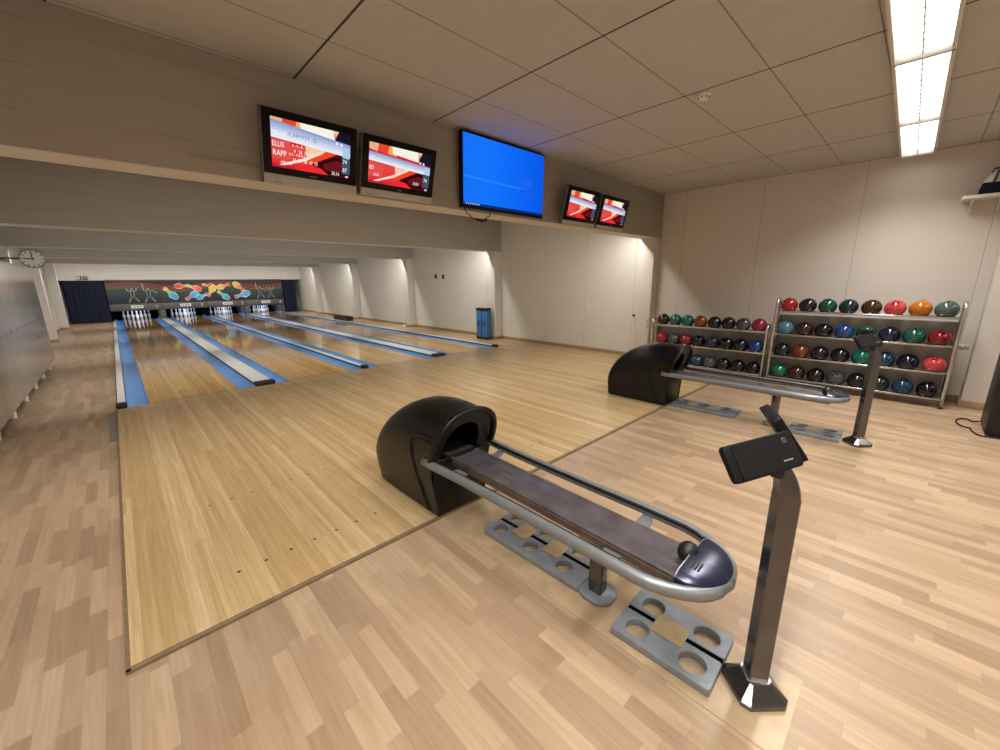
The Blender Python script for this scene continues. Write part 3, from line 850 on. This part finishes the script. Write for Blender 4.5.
BM_ = {k_: mat_ball('ball_' + k_.replace(' ', '_'), *v) for k_, v in BC.items()}
RB = .1085
b = MB(); b.sphere((0, 0, RB), RB, BM_['black'], 32, 20)
def hole(b, d, r):
    d = Vector(d).normalized(); q = d.to_track_quat('Z', 'Y').to_matrix().to_4x4()
    b.prism([(r * math.cos(2 * PI * a / 12), r * math.sin(2 * PI * a / 12)) for a in range(12)], RB - .004, RB + .0006, 'void', xf=Matrix.Translation((0, 0, RB)) @ q)
for d in ((0.0, .17, 1), (.0, -.17, 1), (.42, 0, 1)): hole(b, d, .013)
b.mats = b.mats
ball0 = b.obj('bowling_ball')
ROWB = [['red', 'charcoal black', 'dark green', 'dark teal', 'brown', 'coral red', 'orange', 'grey green'],
        ['steel blue', 'dark brown', 'black', 'blue', 'green', 'navy', 'green', 'crimson'],
        ['charcoal black', 'rust brown', 'plum black', 'black', 'teal green', 'speckled blue', 'dark navy', 'coral red'],
        ['bright green', 'dark brown', 'black', 'slate grey', 'black', 'dark teal', 'speckled blue', 'black']]
ROWA = [['maroon black', 'teal green', 'teal green', 'copper orange', 'dark navy', 'black', 'slate grey', 'magenta red'],
        ['red', 'slate grey', 'crimson', 'black', 'indigo', 'black', 'dark navy', 'vivid blue'],
        ['black', 'black', 'black', 'speckled blue', 'slate grey', 'black', 'black', 'black']]
NTH = ['first', 'second', 'third', 'fourth', 'fifth', 'sixth', 'seventh', 'eighth']
SHB = ['top', 'second', 'third', 'bottom']; SHA = ['top', 'middle', 'bottom']
used = False
for rows_, zs, y0, dy, nm, sh in ((ROWB, ZS_B, -5.752, -.2285, 'four-tier', SHB), (ROWA, ZS_A, -3.86, -.2200, 'three-tier', SHA)):
    for j, cols in enumerate(rows_):
        for q, cn in enumerate(cols):
            o = copy_tree(ball0) if used else ball0; used = True
            rr = random.Random(j * 31 + q * 7 + len(rows_))
            sc = rr.uniform(.985, 1.0)
            o.location = (7.206, y0 + dy * q + rr.uniform(-.004, .004), zs[j] + ZF - .016 - .0215)
            o.location.z = zs[j] + ZF - .0265
            dx = .085 - .0
            # sits in the channel between the two shelf rails
            o.location.z = zs[j] + ZF - .004 + math.sqrt((RB) ** 2 - .073 ** 2) - RB + .001
            o.scale = (sc, sc, sc)
            o.rotation_euler = (0, 0, 0)
            tilt = rr.uniform(-.9, .6); spin = rr.uniform(0, 6.28)
            # turn about the ball's own centre
            Rm = Matrix.Rotation(tilt, 4, 'Y') @ Matrix.Rotation(spin, 4, 'Z')
            ctr = Vector((0, 0, RB * sc)); p = o.location.copy()
            o.rotation_euler = Rm.to_euler()
            o.location = p + ctr - (Rm.to_3x3() @ ctr)
            o.material_slots[0].link = 'OBJECT'; o.material_slots[0].material = BM_[cn]
            tag(o, '%s bowling ball, %s from the left on the %s shelf of the %s rack' % (cn, NTH[q], sh[j], nm), 'bowling ball', 'balls on the %s shelf of the %s rack' % (sh[j], nm))

# ------------------------------------------------------------------ screens on the beam
def SC(c, s=1.0): return glow('screen_%s_%d' % (c[1:], int(s * 100)), c, s)
def television(lb, xb0, xb1, zb, yb, xt0, xt1, zt, yt, kind, lo=0.):
    """a flat set given by its bottom and top edges, leaning out from the beam"""
    w = ((xb1 - xb0) + (xt1 - xt0)) / 2; cx = (xb0 + xb1 + xt0 + xt1) / 4
    zb -= lo * .7; h = math.hypot(zt - zb, yt - yb); lean = math.atan2(yb - yt, zt - zb)
    t = thing('television', lb, 'television', (cx, yb, zb), (lean, 0, 0), group='televisions on the beam')
    th = .065 if kind != 'desk' else .05
    e = .016 if kind != 'desk' else .012
    b = MB(); b.prism(rrect(-w / 2, w / 2, 0, h, .01, 2), .012, th, 'tv_edge' if kind != 'desk' else 'tv_black', axis='y', bev=.003); b.obj('casing', t)
    b = MB(); b.prism(rrect(-w / 2 + .006, w / 2 - .006, lo, h - .004, .008, 2), .0, .014, 'tv_black', axis='y', bev=.002); b.obj('bezel', t)
    if kind != 'desk':
        b = MB(); b.box(-w / 2 + .004, w / 2 - .004, -.004, .012, .002, lo + .002, 'tv_bar', .002); sb = b.obj('speaker_bar', t)
        b = MB()
        for q in range(3): b.box(-w / 2 + .07 + q * .02, -w / 2 + .082 + q * .02, -.0055, -.003, .014, .020, 'slot')
        b.obj('button', sb)
        b = MB()
        for q in range(6): b.box(-.028 + q * .0095, -.021 + q * .0095, -.0012, .0, lo + .018, lo + .024, 'mark')
        b.obj('logo', t)
    bx, bt, bb = (.052, .055, .055) if kind == 'desk' and False else ((.062, .055, .052) if kind != 'desk' else (.018, .022, .036))
    x0, x1, z0, z1 = -w / 2 + bx, w / 2 - bx, lo + bb, h - bt
    b = MB(); layer = [0]
    def poly(pts, c, s=1.0):
        layer[0] += 1; y = -.0006 - layer[0] * .00005
        b.face([(x0 + (x1 - x0) * u, y, z0 + (z1 - z0) * v) for u, v in pts], SC(c, s))
    def grad(v0a, v0b, v1a, v1b, c0, c1, n=6, u0=0, u1=1):
        A, B_ = lin(c0), lin(c1)
        for q in range(n):
            f0, f1 = q / n, (q + 1) / n
            c = [int(round(255 * ((x * (1 - (q + .5) / n) + y * (q + .5) / n)) ** (1 / 2.2))) for x, y in zip(A[:3], B_[:3])]
            L0, R0 = v0a + (v1a - v0a) * f0, v0b + (v1b - v0b) * f0; L1, R1 = v0a + (v1a - v0a) * f1, v0b + (v1b - v0b) * f1
            poly([(u0, L0), (u1, R0), (u1, R1), (u0, L1)], '#%02x%02x%02x' % tuple(c))
    def txt(s_, u, v, size, c='#ffffff'):
        layer[0] += 1; y = -.0006 - layer[0] * .00005
        X = Matrix.Translation((x0 + (x1 - x0) * u, y, z0 + (z1 - z0) * v)) @ Matrix.Rotation(PI / 2, 4, 'X') @ Matrix.Diagonal((.8, 1, 1, 1))
        b.text(s_, size * (z1 - z0), X, SC(c, 1.0))
    if kind == 'desk':
        n = 14
        for q in range(n):
            for r_ in range(6):
                u, v = (q + .5) / n, (r_ + .5) / 6
                d = math.hypot((u - .66), (v - .52) * .7)
                g = .55 + .45 * (1 - abs(u - .35) * .9)
                c = (int(10 + 14 * (1 - u)), int(58 + 66 * g * (1 - .35 * u)), int(196 + 60 * g * (1 - .10 * u)))
                poly([(q / n, r_ / 6), ((q + 1) / n, r_ / 6), ((q + 1) / n, (r_ + 1) / 6), (q / n, (r_ + 1) / 6)], '#%02x%02x%02x' % tuple(min(255, v_) for v_ in c))
        for a_, b2 in (((.66, .62), (.74, .70)),): pass
        poly([(.0, .395), (.80, .368), (.80, .388), (.0, .425)], '#2a80fa')
        poly([(.68, .40), (.745, .41), (.745, .555), (.68, .55)], '#1a66f6')
        poly([(.755, .41), (.83, .42), (.83, .565), (.755, .555)], '#1a66f6')
        poly([(.68, .245), (.745, .235), (.745, .385), (.68, .385)], '#165ef0')
        poly([(.755, .233), (.83, .222), (.83, .385), (.755, .385)], '#165ef0')
        poly([(0, 0), (1, 0), (1, .035), (0, .035)], '#0c2f7a')
        for q in range(7): poly([(.02 + q * .024, .01), (.032 + q * .024, .01), (.032 + q * .024, .027), (.02 + q * .024, .027)], '#c8d8f0')
    else:
        poly([(0, 0), (1, 0), (1, 1), (0, 1)], '#d8222c')
        grad(0, 0, .5, .5, '#e0202c', '#e84c3c', 5)
        # dark right field
        poly([(.48, .27), (.80, .50), (1, .5), (1, 0), (.52, 0)], '#5a0d14'); poly([(.55, .22), (.78, .42), (1, .44), (1, .04), (.60, .02)], '#30070c')
        poly([(.62, .22), (.80, .36), (.93, .34), (.90, .12), (.66, .1)], '#661620')
        poly([(.33, .0), (.70, .0), (.60, .12), (.45, .16)], '#f02a30')
        # orange sweep and white curve
        poly([(.34, .12), (.50, .20), (.82, .50), (.66, .54)], '#f2451f'); poly([(.42, .25), (.62, .44), (.66, .54), (.40, .56)], '#f7c9a0')
        poly([(.10, .03), (.40, .22), (.66, .5), (.64, .53), (.36, .26), (.08, .06)], '#ffd9d0')
        # top: flame and glare
        grad(.9, .84, 1.0, 1.0, '#e2703a', '#f6d9b0', 4)
        poly([(0, .84), (.12, .8), (.16, 1), (0, 1)], '#e8b088'); poly([(.12, .82), (.34, .76), (.32, 1), (.14, 1)], '#e2482c'); poly([(.28, .8), (.42, .76), (.42, 1), (.30, 1)], '#f2a85c')
        poly([(.36, .82), (.80, .74), (.76, 1), (.34, 1)], '#fbf3e2'); poly([(.78, .72), (1, .68), (1, 1), (.84, 1), (.80, .84)], '#191724')
        # slanted blue-white band
        if kind == 'score': grad(.60, .48, .95, .76, '#f4f4fa', '#7f98d0', 9)
        else: grad(.56, .44, .78, .66, '#f4f4fa', '#7f96cc', 8)
        # red name column
        s0 = .60 if kind == 'score' else .54
        poly([(0, .17), (.22, .17), (.22, s0 - .03), (0, s0)], '#e2504c'); poly([(0, .0), (.3, 0), (.26, .05), (0, .06)], '#c01e2c')
        # score boxes on the right
        poly([(.885, .08), (1, .08), (1, .46), (.885, .46)], '#46506a'); poly([(.895, .46), (.99, .44), (.99, .64), (.895, .66)], '#a9cdea')
        poly([(.80, .72), (.83, .71), (.83, .755), (.80, .765)], '#ffffff'); poly([(.86, .71), (.89, .70), (.89, .745), (.86, .755)], '#ffffff')
        poly([(.93, .045), (.98, .045), (.955, .0)], '#ffffff')
        if kind == 'score':
            txt('MELLIS', .005, .66, .13, '#ffffff'); txt('ELLIS', .005, .43, .15); txt('RAPP', .01, .245, .16)
            txt('7 / 8 8 9 9 7 9', .20, .68, .10, '#40508c'); txt('O', .50, .645, .13, '#222c50')
            txt('9 - 9 - 8', .24, .47, .09); txt('9   26  36  54', .26, .355, .10); txt('9 7 - 9 8 9 6 -', .20, .28, .09); txt('20  29  38  47  55', .24, .17, .10)
            txt('MELLIN', .10, .085, .09); txt('74', .895, .32, .14); txt('87', .895, .13, .14); txt('20,16', .74, .03, .11)
        elif kind == 'score2':
            txt('ED', .01, .34, .14); txt('ELLIS', .08, .19, .09); txt('20,20', .72, .12, .11); txt('74', .90, .24, .15); txt('TED', .01, .60, .12, '#e8ecf8')
    b.obj('screen', t, recalc=False)
    b = MB(); b.box(-.12, .12, th, th + .045, h * .30, h * .62, 'black', .004); b.obj('wall_mount', t)
    return t
yf = BEAMS[0]
television('television with red score screen on the beam, leftmost of the row', .853, 1.578, 2.388, -3.56, .852, 1.556, 2.822, -3.70, 'score', .072)
television('second television from the left, red score screen, on the beam', 1.618, 2.372, 2.395, -3.56, 1.598, 2.334, 2.812, -3.70, 'score2', .06)
television('large television with plain blue desktop screen, in the middle of the beam', 2.735, 4.055, 2.375, -3.55, 2.77, 4.10, 3.125, -3.575, 'desk')
television('small television with red screen just right of the large blue screen', 4.40, 5.15, 2.372, -3.63, 4.37, 5.115, 2.80, -3.74, 'plainred', .05)
television('rightmost small television with red screen, nearest the corner', 5.215, 5.965, 2.372, -3.63, 5.165, 5.92, 2.79, -3.74, 'plainred', .05)
# cable hanging under the large screen
b = MB()
pts = [(2.80, -3.50, 2.40)] + [(2.80 + .42 * q / 10, -3.52, 2.37 - .10 * math.sin(PI * q / 10) - (.012 if q % 2 else 0)) for q in range(1, 10)] + [(3.22, -3.50, 2.40)]
b.tube(pts, .006, 'black', 6); b.tube([(2.97, -3.525, 2.27), (3.05, -3.525, 2.262), (3.12, -3.525, 2.278)], .013, 'black', 6)
tag(b.obj('hanging_cable'), 'black cable looping below the large blue television', 'cable')

# conduit on the beam's left half, small holes
b = MB(); b.box(.42, .86, yf - .012, yf, 2.455, 2.467, 'beam'); struct(b.obj('trim_%d' % k)); k += 1

# ------------------------------------------------------------------ ceiling light and smoke detector
def ceiling_light():
    t = thing('ceiling_light', 'long fluorescent louvre light on the ceiling above the ball racks', 'ceiling light', (7.5, -6.785, 0), (0, 0, .019))
    x0, x1 = 2.55 - 7.5, 0.0; y0, y1 = -.158, .158
    b = MB()
    for (a, c) in ((y0, y0 + .022), (y1 - .022, y1)): b.box(x0, x1, a, c, ZC - .07, ZC, 'fixture', .003)
    b.box(x0, x0 + .02, y0, y1, ZC - .07, ZC, 'fixture', .003); b.box(x1 - .02, x1, y0, y1, ZC - .07, ZC, 'fixture', .003)
    for xd in (-3.255, -1.545): b.box(xd - .018, xd + .018, y0, y1, ZC - .07, ZC - .02, 'fixture', .003)
    b.obj('frame', t)
    b = MB(); b.face([(x0, y0, ZC - .004), (x1, y0, ZC - .004), (x1, y1, ZC - .004), (x0, y1, ZC - .004)], 'reflector'); b.obj('reflector', t)
    for (xa, xb) in ((-4.9, -3.3), (-3.21, -1.59), (-1.5, -.04)):
        for yc in ((y0 + y1) / 2 - .082, (y0 + y1) / 2 + .082):
            b = MB(); b.tube([(xa, yc, ZC - .032), (xb, yc, ZC - .032)], .013, 'tube', 10); b.obj('tube', t)
        b = MB()
        b.box(xa, xb, (y0 + y1) / 2 - .003, (y0 + y1) / 2 + .003, ZC - .062, ZC - .030, 'fixture')
        n = int((xb - xa) / .11)
        for q in range(n + 1):
            xx = xa + (xb - xa) * q / n
            b.box(xx - .0008, xx + .0008, y0 + .024, y1 - .024, ZC - .056, ZC - .046, 'fixture')
        b.obj('louvre', t)
    for (xa, xb) in ((2.6, 4.2), (4.29, 5.91), (6.0, 7.46)):
        area('louvre_lamp', ((xa + xb) / 2 - (.25 if xb > 7 else 0), -6.83, ZC - .075), xb - xa - (.6 if xb > 7 else .2), .28, P_MAIN, C_MAIN, (0, 0, 0), 125)
P_MAIN = 29; C_MAIN = (1.0, .965, .915)
ceiling_light()
# the rest of the room's lamps stand behind the camera in the same row pattern
for x in (.2, 2.3, 4.4, 6.4):
    area('room_lamp', (x, -9.6, ZC - .06), 1.6, .3, 25, C_MAIN, (0, 0, 0), 130)
for x in (-.7, 1.2):
    area('room_lamp', (x, -6.82, ZC - .06), 1.6, .3, 56, C_MAIN, (0, 0, 0), 150)
# batten lamps fixed behind each beam above the lanes
for i, y in enumerate(BEAMS):
    n = 3
    for q in range(n):
        area('batten_lamp', (XL + (XR - XL) * (q + .5) / n, y + .42, 2.50 if i == 0 else 2.58), 2.6, .07, 40 if i == 0 else 44, (1.0, .96, .90) if i == 0 else (1.0, .98, .94), (math.radians(20), 0, 0), 180)

b = MB(); b.lathe([(.052, 0), (.054, -.012), (.050, -.018), (.044, -.022), (.040, -.040), (.026, -.047), (.001, -.048)], (0, 0, 0), 'white', 20)
t = thing('smoke_detector', 'round white smoke detector on the ceiling tiles', 'smoke detector', (3.86, -5.535, ZC))
b.obj('housing', t)
b = MB()
for q in range(8):
    a = q * PI / 4; b.box(-.004, .004, .041, .0455, -.037, -.026, 'slot', xf=Matrix.Rotation(a, 4, 'Z'))
b.obj('vent', t)

# ------------------------------------------------------------------ lockers and clock on the left
YLK = 5.0
for i in range(3):
    y1 = YLK - 2.0 * i; y0 = y1 - 1.996
    t = thing('locker_cabinet', ['pale grey locker cabinet on short legs, farthest down the left wall', 'pale grey locker cabinet on short legs, middle of the row on the left', 'pale grey locker cabinet on short legs, nearest on the left'][i], 'locker', (-1.47, (y0 + y1) / 2, ZF), group='lockers on the left')
    b = MB(); b.box(-.25, .255, -.998, .998, .14, 1.955, 'locker', .004); b.obj('body', t)
    for q in range(5):
        ya = -.998 + .3992 * q
        b = MB(); b.box(.257, .274, ya + .003, ya + .3972, .145, 1.95, 'locker'); d = b.obj('door', t)
        b = MB(); b.lathe([(.011, 0), (.011, .008), (.006, .010)], (.274, ya + .36, 1.0), 'steel', 10, axis='x'); b.obj('lock', d)
    for x in (-.2, .2):
        for y in (-.52, .48):
            b = MB(); b.lathe([(.040, 0), (.040, .008), (.034, .010), (.044, .14), (.04, .1401)], (x, y, 0), 'cap', 14); b.obj('leg', t)
t = thing('wall_clock', 'round white clock with black hands reading nine, hung above the lockers', 'clock', (-1.155, 5.28, 2.12))
b = MB(); b.lathe([(.172, -.05), (.178, -.045), (.178, .045), (.172, .05)], (0, 0, 0), 'fixture', 32, axis='y'); b.obj('case', t)
b = MB(); b.tube([(.172 * math.cos(2 * PI * q / 32), -.05, .172 * math.sin(2 * PI * q / 32)) for q in range(32)], .008, 'steel', 6, closed=True); b.obj('rim', t)
b = MB()
for q in range(12):
    a = q * PI / 6; b.box(-.008, .008, -.0535, -.0505, .125, .155, 'slot', xf=Matrix.Rotation(a, 4, 'Y'))
b.obj('dial_mark', t)
b = MB(); b.box(-.007, .007, -.0575, -.054, -.03, .14, 'slot'); b.obj('minute_hand', t)
b = MB(); b.box(-.11, .03, -.060, -.0576, -.009, .009, 'slot'); b.obj('hour_hand', t)
b = MB(); b.tube([(-.17, 0, .0), (-.60, 0, .0)], .018, 'steel', 8); b.box(-.60, -.58, -.05, .05, -.07, .07, 'steel'); b.obj('bracket', t)
# conduit along the left wall above the lockers
b = MB(); b.box(XL, XL + .10, 1.5, 5.49, 2.20, 2.30, 'wall', .004); struct(b.obj('trim_%d' % k)); k += 1
b = MB(); b.tube([(XL + .122, 3.0, 2.25), (XL + .122, 5.45, 2.25)], .022, 'white', 10); tag(b.obj('conduit_pipe'), 'white pipe along the left wall above the lockers', 'pipe')

# exit sign above the left curtain
t = thing('exit_sign', 'small dark exit sign with pale pictograms above the left curtain', 'exit sign', (-.95, YE - .03, 1.80))
b = MB(); b.box(-.17, .17, 0, .03, .0, .155, 'signgreen', .003); b.obj('plate', t)
b = MB(); y = -.001
b.face([(-.16, y, .02), (-.07, y, .02), (-.07, y, .135), (-.16, y, .135)], 'label')
b.face([(-.145, y - .001, .075), (-.11, y - .001, .04), (-.11, y - .001, .11)], 'signgreen'); b.face([(-.11, y - .001, .065), (-.08, y - .001, .065), (-.08, y - .001, .085), (-.11, y - .001, .085)], 'signgreen')
b.face([(.0 + .016 * math.cos(q * PI / 4), y, .12 + .014 * math.sin(q * PI / 4)) for q in range(8)], 'label')
for p in ([(-.012, .10), (.02, .10), (.012, .06), (-.014, .065)], [(-.014, .065), (.004, .06), (-.03, .02), (-.045, .025)], [(.0, .065), (.016, .06), (.04, .045), (.035, .02)], [(-.04, .085), (-.036, .097), (.04, .09), (.038, .08)]): b.face([(q[0], y, q[1]) for q in p], 'label')
b.face([(.075, y, .02), (.15, y, .02), (.15, y, .135), (.075, y, .135)], 'label'); b.face([(.087, y - .001, .02), (.138, y - .001, .02), (.138, y - .001, .122), (.087, y - .001, .122)], 'signgreen')
b.obj('pictogram', t, recalc=False)

# ------------------------------------------------------------------ small things on the right-hand wall
t = thing('equipment_case', 'tall pair of blue cases with black tops standing by the wall pillar', 'case', (7.27, 1.28, 0))
for s_ in (-1, 1):
    b = MB(); b.box(-.085, .085, s_ * .115 - .108, s_ * .115 + .108, .06, .80, 'blue_case', .02); c = b.obj('blue_body', t)
    b = MB(); b.box(-.09, .09, s_ * .115 - .112, s_ * .115 + .112, .79, .865, 'black', .012); b.obj('lid', c)
    b = MB(); b.box(-.09, .09, s_ * .115 - .112, s_ * .115 + .112, .0, .07, 'black', .012); b.obj('foot', c)
    b = MB(); b.box(-.097, -.084, s_ * .115 - .02, s_ * .115 + .02, .38, .50, 'black', .004); b.obj('handle', c)
b = MB(); b.box(-.08, .08, -.008, .008, .03, .84, 'black'); b.obj('spine', t)

t = thing('tool_tray', 'low black tray lying by the right wall between the far pillars', 'tray', (6.98, 10.25, 0))
b = MB()
b.loft([[(-.12, -.75, 0), (.12, -.75, 0), (.12, .75, 0), (-.12, .75, 0)], [(-.16, -.66, .16), (.15, -.66, .16), (.15, .62, .16), (-.16, .62, .16)], [(-.13, -.63, .16), (.12, -.63, .16), (.12, .59, .16), (-.13, .59, .16)], [(-.10, -.60, .05), (.10, -.60, .05), (.10, .55, .05), (-.10, .55, .05)]], 'black', True, True, True, smooth=False)
b.obj('body', t)
b = MB(); b.tube([(-.14, -.55, .16), (-.14, -.5, .2), (-.14, .45, .2), (-.14, .5, .16)], .014, 'black', 8); b.obj('handle', t)
b = MB(); b.box(-.05, .05, -.45, .3, .05, .12, 'unit', .01); b.obj('tool', t)

for y, z, lb in ((4.11, 1.755, 'small grey wall switch in the second bay, left of the pair'), (3.70, 1.74, 'small grey wall switch in the second bay, right of the pair')):
    t = thing('wall_switch', lb, 'switch', (XR, y, z), group='wall switches')
    b = MB(); b.box(-.02, 0, -.06, .06, -.07, .07, 'unit', .004); b.obj('plate', t)
    b = MB(); b.box(-.026, -.018, -.03, .03, -.035, .035, 'steel', .003); b.obj('rocker', t)
t = thing('door_handle', 'small brown handle with a red tag on the wall by the corner rack', 'handle', (XR, -3.11, .87))
b = MB(); b.box(-.012, 0, -.02, .02, -.09, .11, 'steel', .003); b.obj('plate', t)
b = MB(); b.tube([(0, 0, .0), (-.06, 0, .0), (-.065, .10, .0)], .024, 'brass', 8); b.obj('lever', t)
b = MB(); b.box(-.02, -.012, -.014, .02, -.05, -.01, 'red', .003); b.obj('tag', t)
t = thing('wall_socket', 'white wall socket low on the wall right of the ball racks', 'socket', (XR, -7.58, .72))
b = MB(); b.box(-.012, 0, -.045, .045, -.02, .02, 'white', .004); b.obj('plate', t)
b = MB(); b.box(-.0135, -.011, -.03, -.015, -.006, .006, 'slot'); b.box(-.0135, -.011, .015, .03, -.006, .006, 'slot'); b.obj('outlet', t)
b = MB(); b.lathe([(.11, 0), (.115, .02), (.11, .04), (.07, .06), (.07, .05), (.10, .035), (.10, .01)], (0, 0, 0), 'label', 18); o = b.obj('paper_roll'); o.location = (7.33, 5.72, .0); o.scale = (.6, .6, 1.2)
tag(o, 'small white ring lying at the foot of the second wall pillar', 'ring')

# white shelf with brackets and a bag
t = thing('wall_shelf', 'white wall shelf on brackets at the upper right', 'shelf', (XR, -7.455, 2.47))
b = MB(); b.box(-.27, 0, -.20, .20, .022, .062, 'white', .006); b.obj('board', t)
for y in (.11, -.11):
    b = MB(); b.prism([(-.24, .022), (0, .022), (0, -.12), (-.02, -.12), (-.035, -.03), (-.24, .002)], y - .012, y + .012, 'white', axis='y', bev=.003); b.obj('bracket', t)
t = thing('bowling_bag', 'navy and silver round-topped bag on the white wall shelf', 'bag', (XR - .14, -7.51, 2.532))
t.scale = (1, .80, 1)
pr = [(.165, 0)] + [(.165 * math.cos(a), .02 + .235 * math.sin(a)) for a in [PI * q / 16 for q in range(0, 17)]] + [(-.165, 0)]
b = MB(); b.prism([p for p in pr if p[1] <= .14] and [(.165, 0), (.165, .02), (.160, .08), (.147, .125), (-.147, .125), (-.160, .08), (-.165, .02), (-.165, 0)], -.10, .10, 'navy', axis='x', bev=.008); b.obj('lower_body', t)
top = [(.147, .125)] + [(.165 * math.cos(a), .02 + .235 * math.sin(a)) for a in [math.radians(d) for d in range(30, 151, 10)]] + [(-.147, .125)]
b = MB(); b.prism(top, -.10, .10, 'cap', axis='x', bev=.006); up = b.obj('upper_body', t)
b = MB(); b.prism([(.03, .126), (.06, .126), (.035, .25), (.008, .254)], -.105, .105, 'ink', axis='x', bev=.002); b.obj('stripe', up)
b = MB(); b.tube([(0, .08, .24), (0, .06, .285), (0, -.06, .285), (0, -.08, .24)], .010, 'black', 8); b.obj('handle', t)

# black speaker cabinet at the right edge of view, with its cable
t = thing('loudspeaker', 'black loudspeaker cabinet standing at the right edge of the picture', 'loudspeaker', (6.42, -8.02, ZF))
b = MB(); b.box(-.26, .26, -.235, .235, .02, 1.02, 'black', .012); b.obj('cabinet', t)
b = MB(); b.box(-.268, -.258, -.20, .20, .07, .97, 'rubber', .004); b.obj('grille', t)
for x in (-.2, .2):
    for y in (-.18, .18):
        b = MB(); b.lathe([(.02, 0), (.024, .02)], (x, y, 0), 'rubber', 10); b.obj('foot', t)
b = MB(); rr = random.Random(5)
pts = [(6.62, -7.775, .03), (6.66, -7.74, .0), (6.78, -7.70, 0), (6.72, -7.62, 0), (6.50, -7.60, 0), (6.36, -7.66, 0), (6.38, -7.71, 0), (6.28, -7.70, 0), (6.16, -7.73, 0), (6.10, -7.77, 0), (6.14, -7.90, 0)]
def smooth(P, n=3):
    for _ in range(n):
        Q = [P[0]]
        for a, c in zip(P, P[1:]):
            Q.append(tuple(.75 * u + .25 * v for u, v in zip(a, c))); Q.append(tuple(.25 * u + .75 * v for u, v in zip(a, c)))
        P = Q + [P[-1]]
    return P
b.tube([(x, y, z + ZF + .008) for x, y, z in smooth(pts)], .007, 'rubber', 6)
tag(b.obj('power_cable'), 'black cable lying on the floor beside the loudspeaker', 'cable')

# ------------------------------------------------------------------ world and camera
w = bpy.data.worlds.new('World'); S.world = w; w.use_nodes = True
w.node_tree.nodes['Background'].inputs[0].default_value = (.5, .45, .4, 1); w.node_tree.nodes['Background'].inputs[1].default_value = .02
cam = bpy.data.cameras.new('Camera'); co = bpy.data.objects.new('Camera', cam); COL.objects.link(co)
F, YAW, PITCH, ROLL = 396.1438, .7606, .2344, -.0103
cam.sensor_width = 36; cam.sensor_fit = 'HORIZONTAL'; cam.lens = F * 36 / 1000; cam.clip_start = .05; cam.clip_end = 100
cy, sy, cp, sp = math.cos(YAW), math.sin(YAW), math.cos(PITCH), math.sin(PITCH)
f = Vector((sy * cp, cy * cp, -sp)); r = Vector((cy, -sy, 0)); u = r.cross(f)
c_, s_ = math.cos(ROLL), math.sin(ROLL)
r, u = c_ * r + s_ * u, -s_ * r + c_ * u
co.matrix_world = Matrix(((r.x, u.x, -f.x, -.1045), (r.y, u.y, -f.y, -7.1136), (r.z, u.z, -f.z, 1.6059), (0, 0, 0, 1)))
S.camera = co
S.view_settings.view_transform = 'Standard'; S.view_settings.look = 'None'; S.view_settings.exposure = 0; S.view_settings.gamma = 1
S.view_settings.use_curve_mapping = False
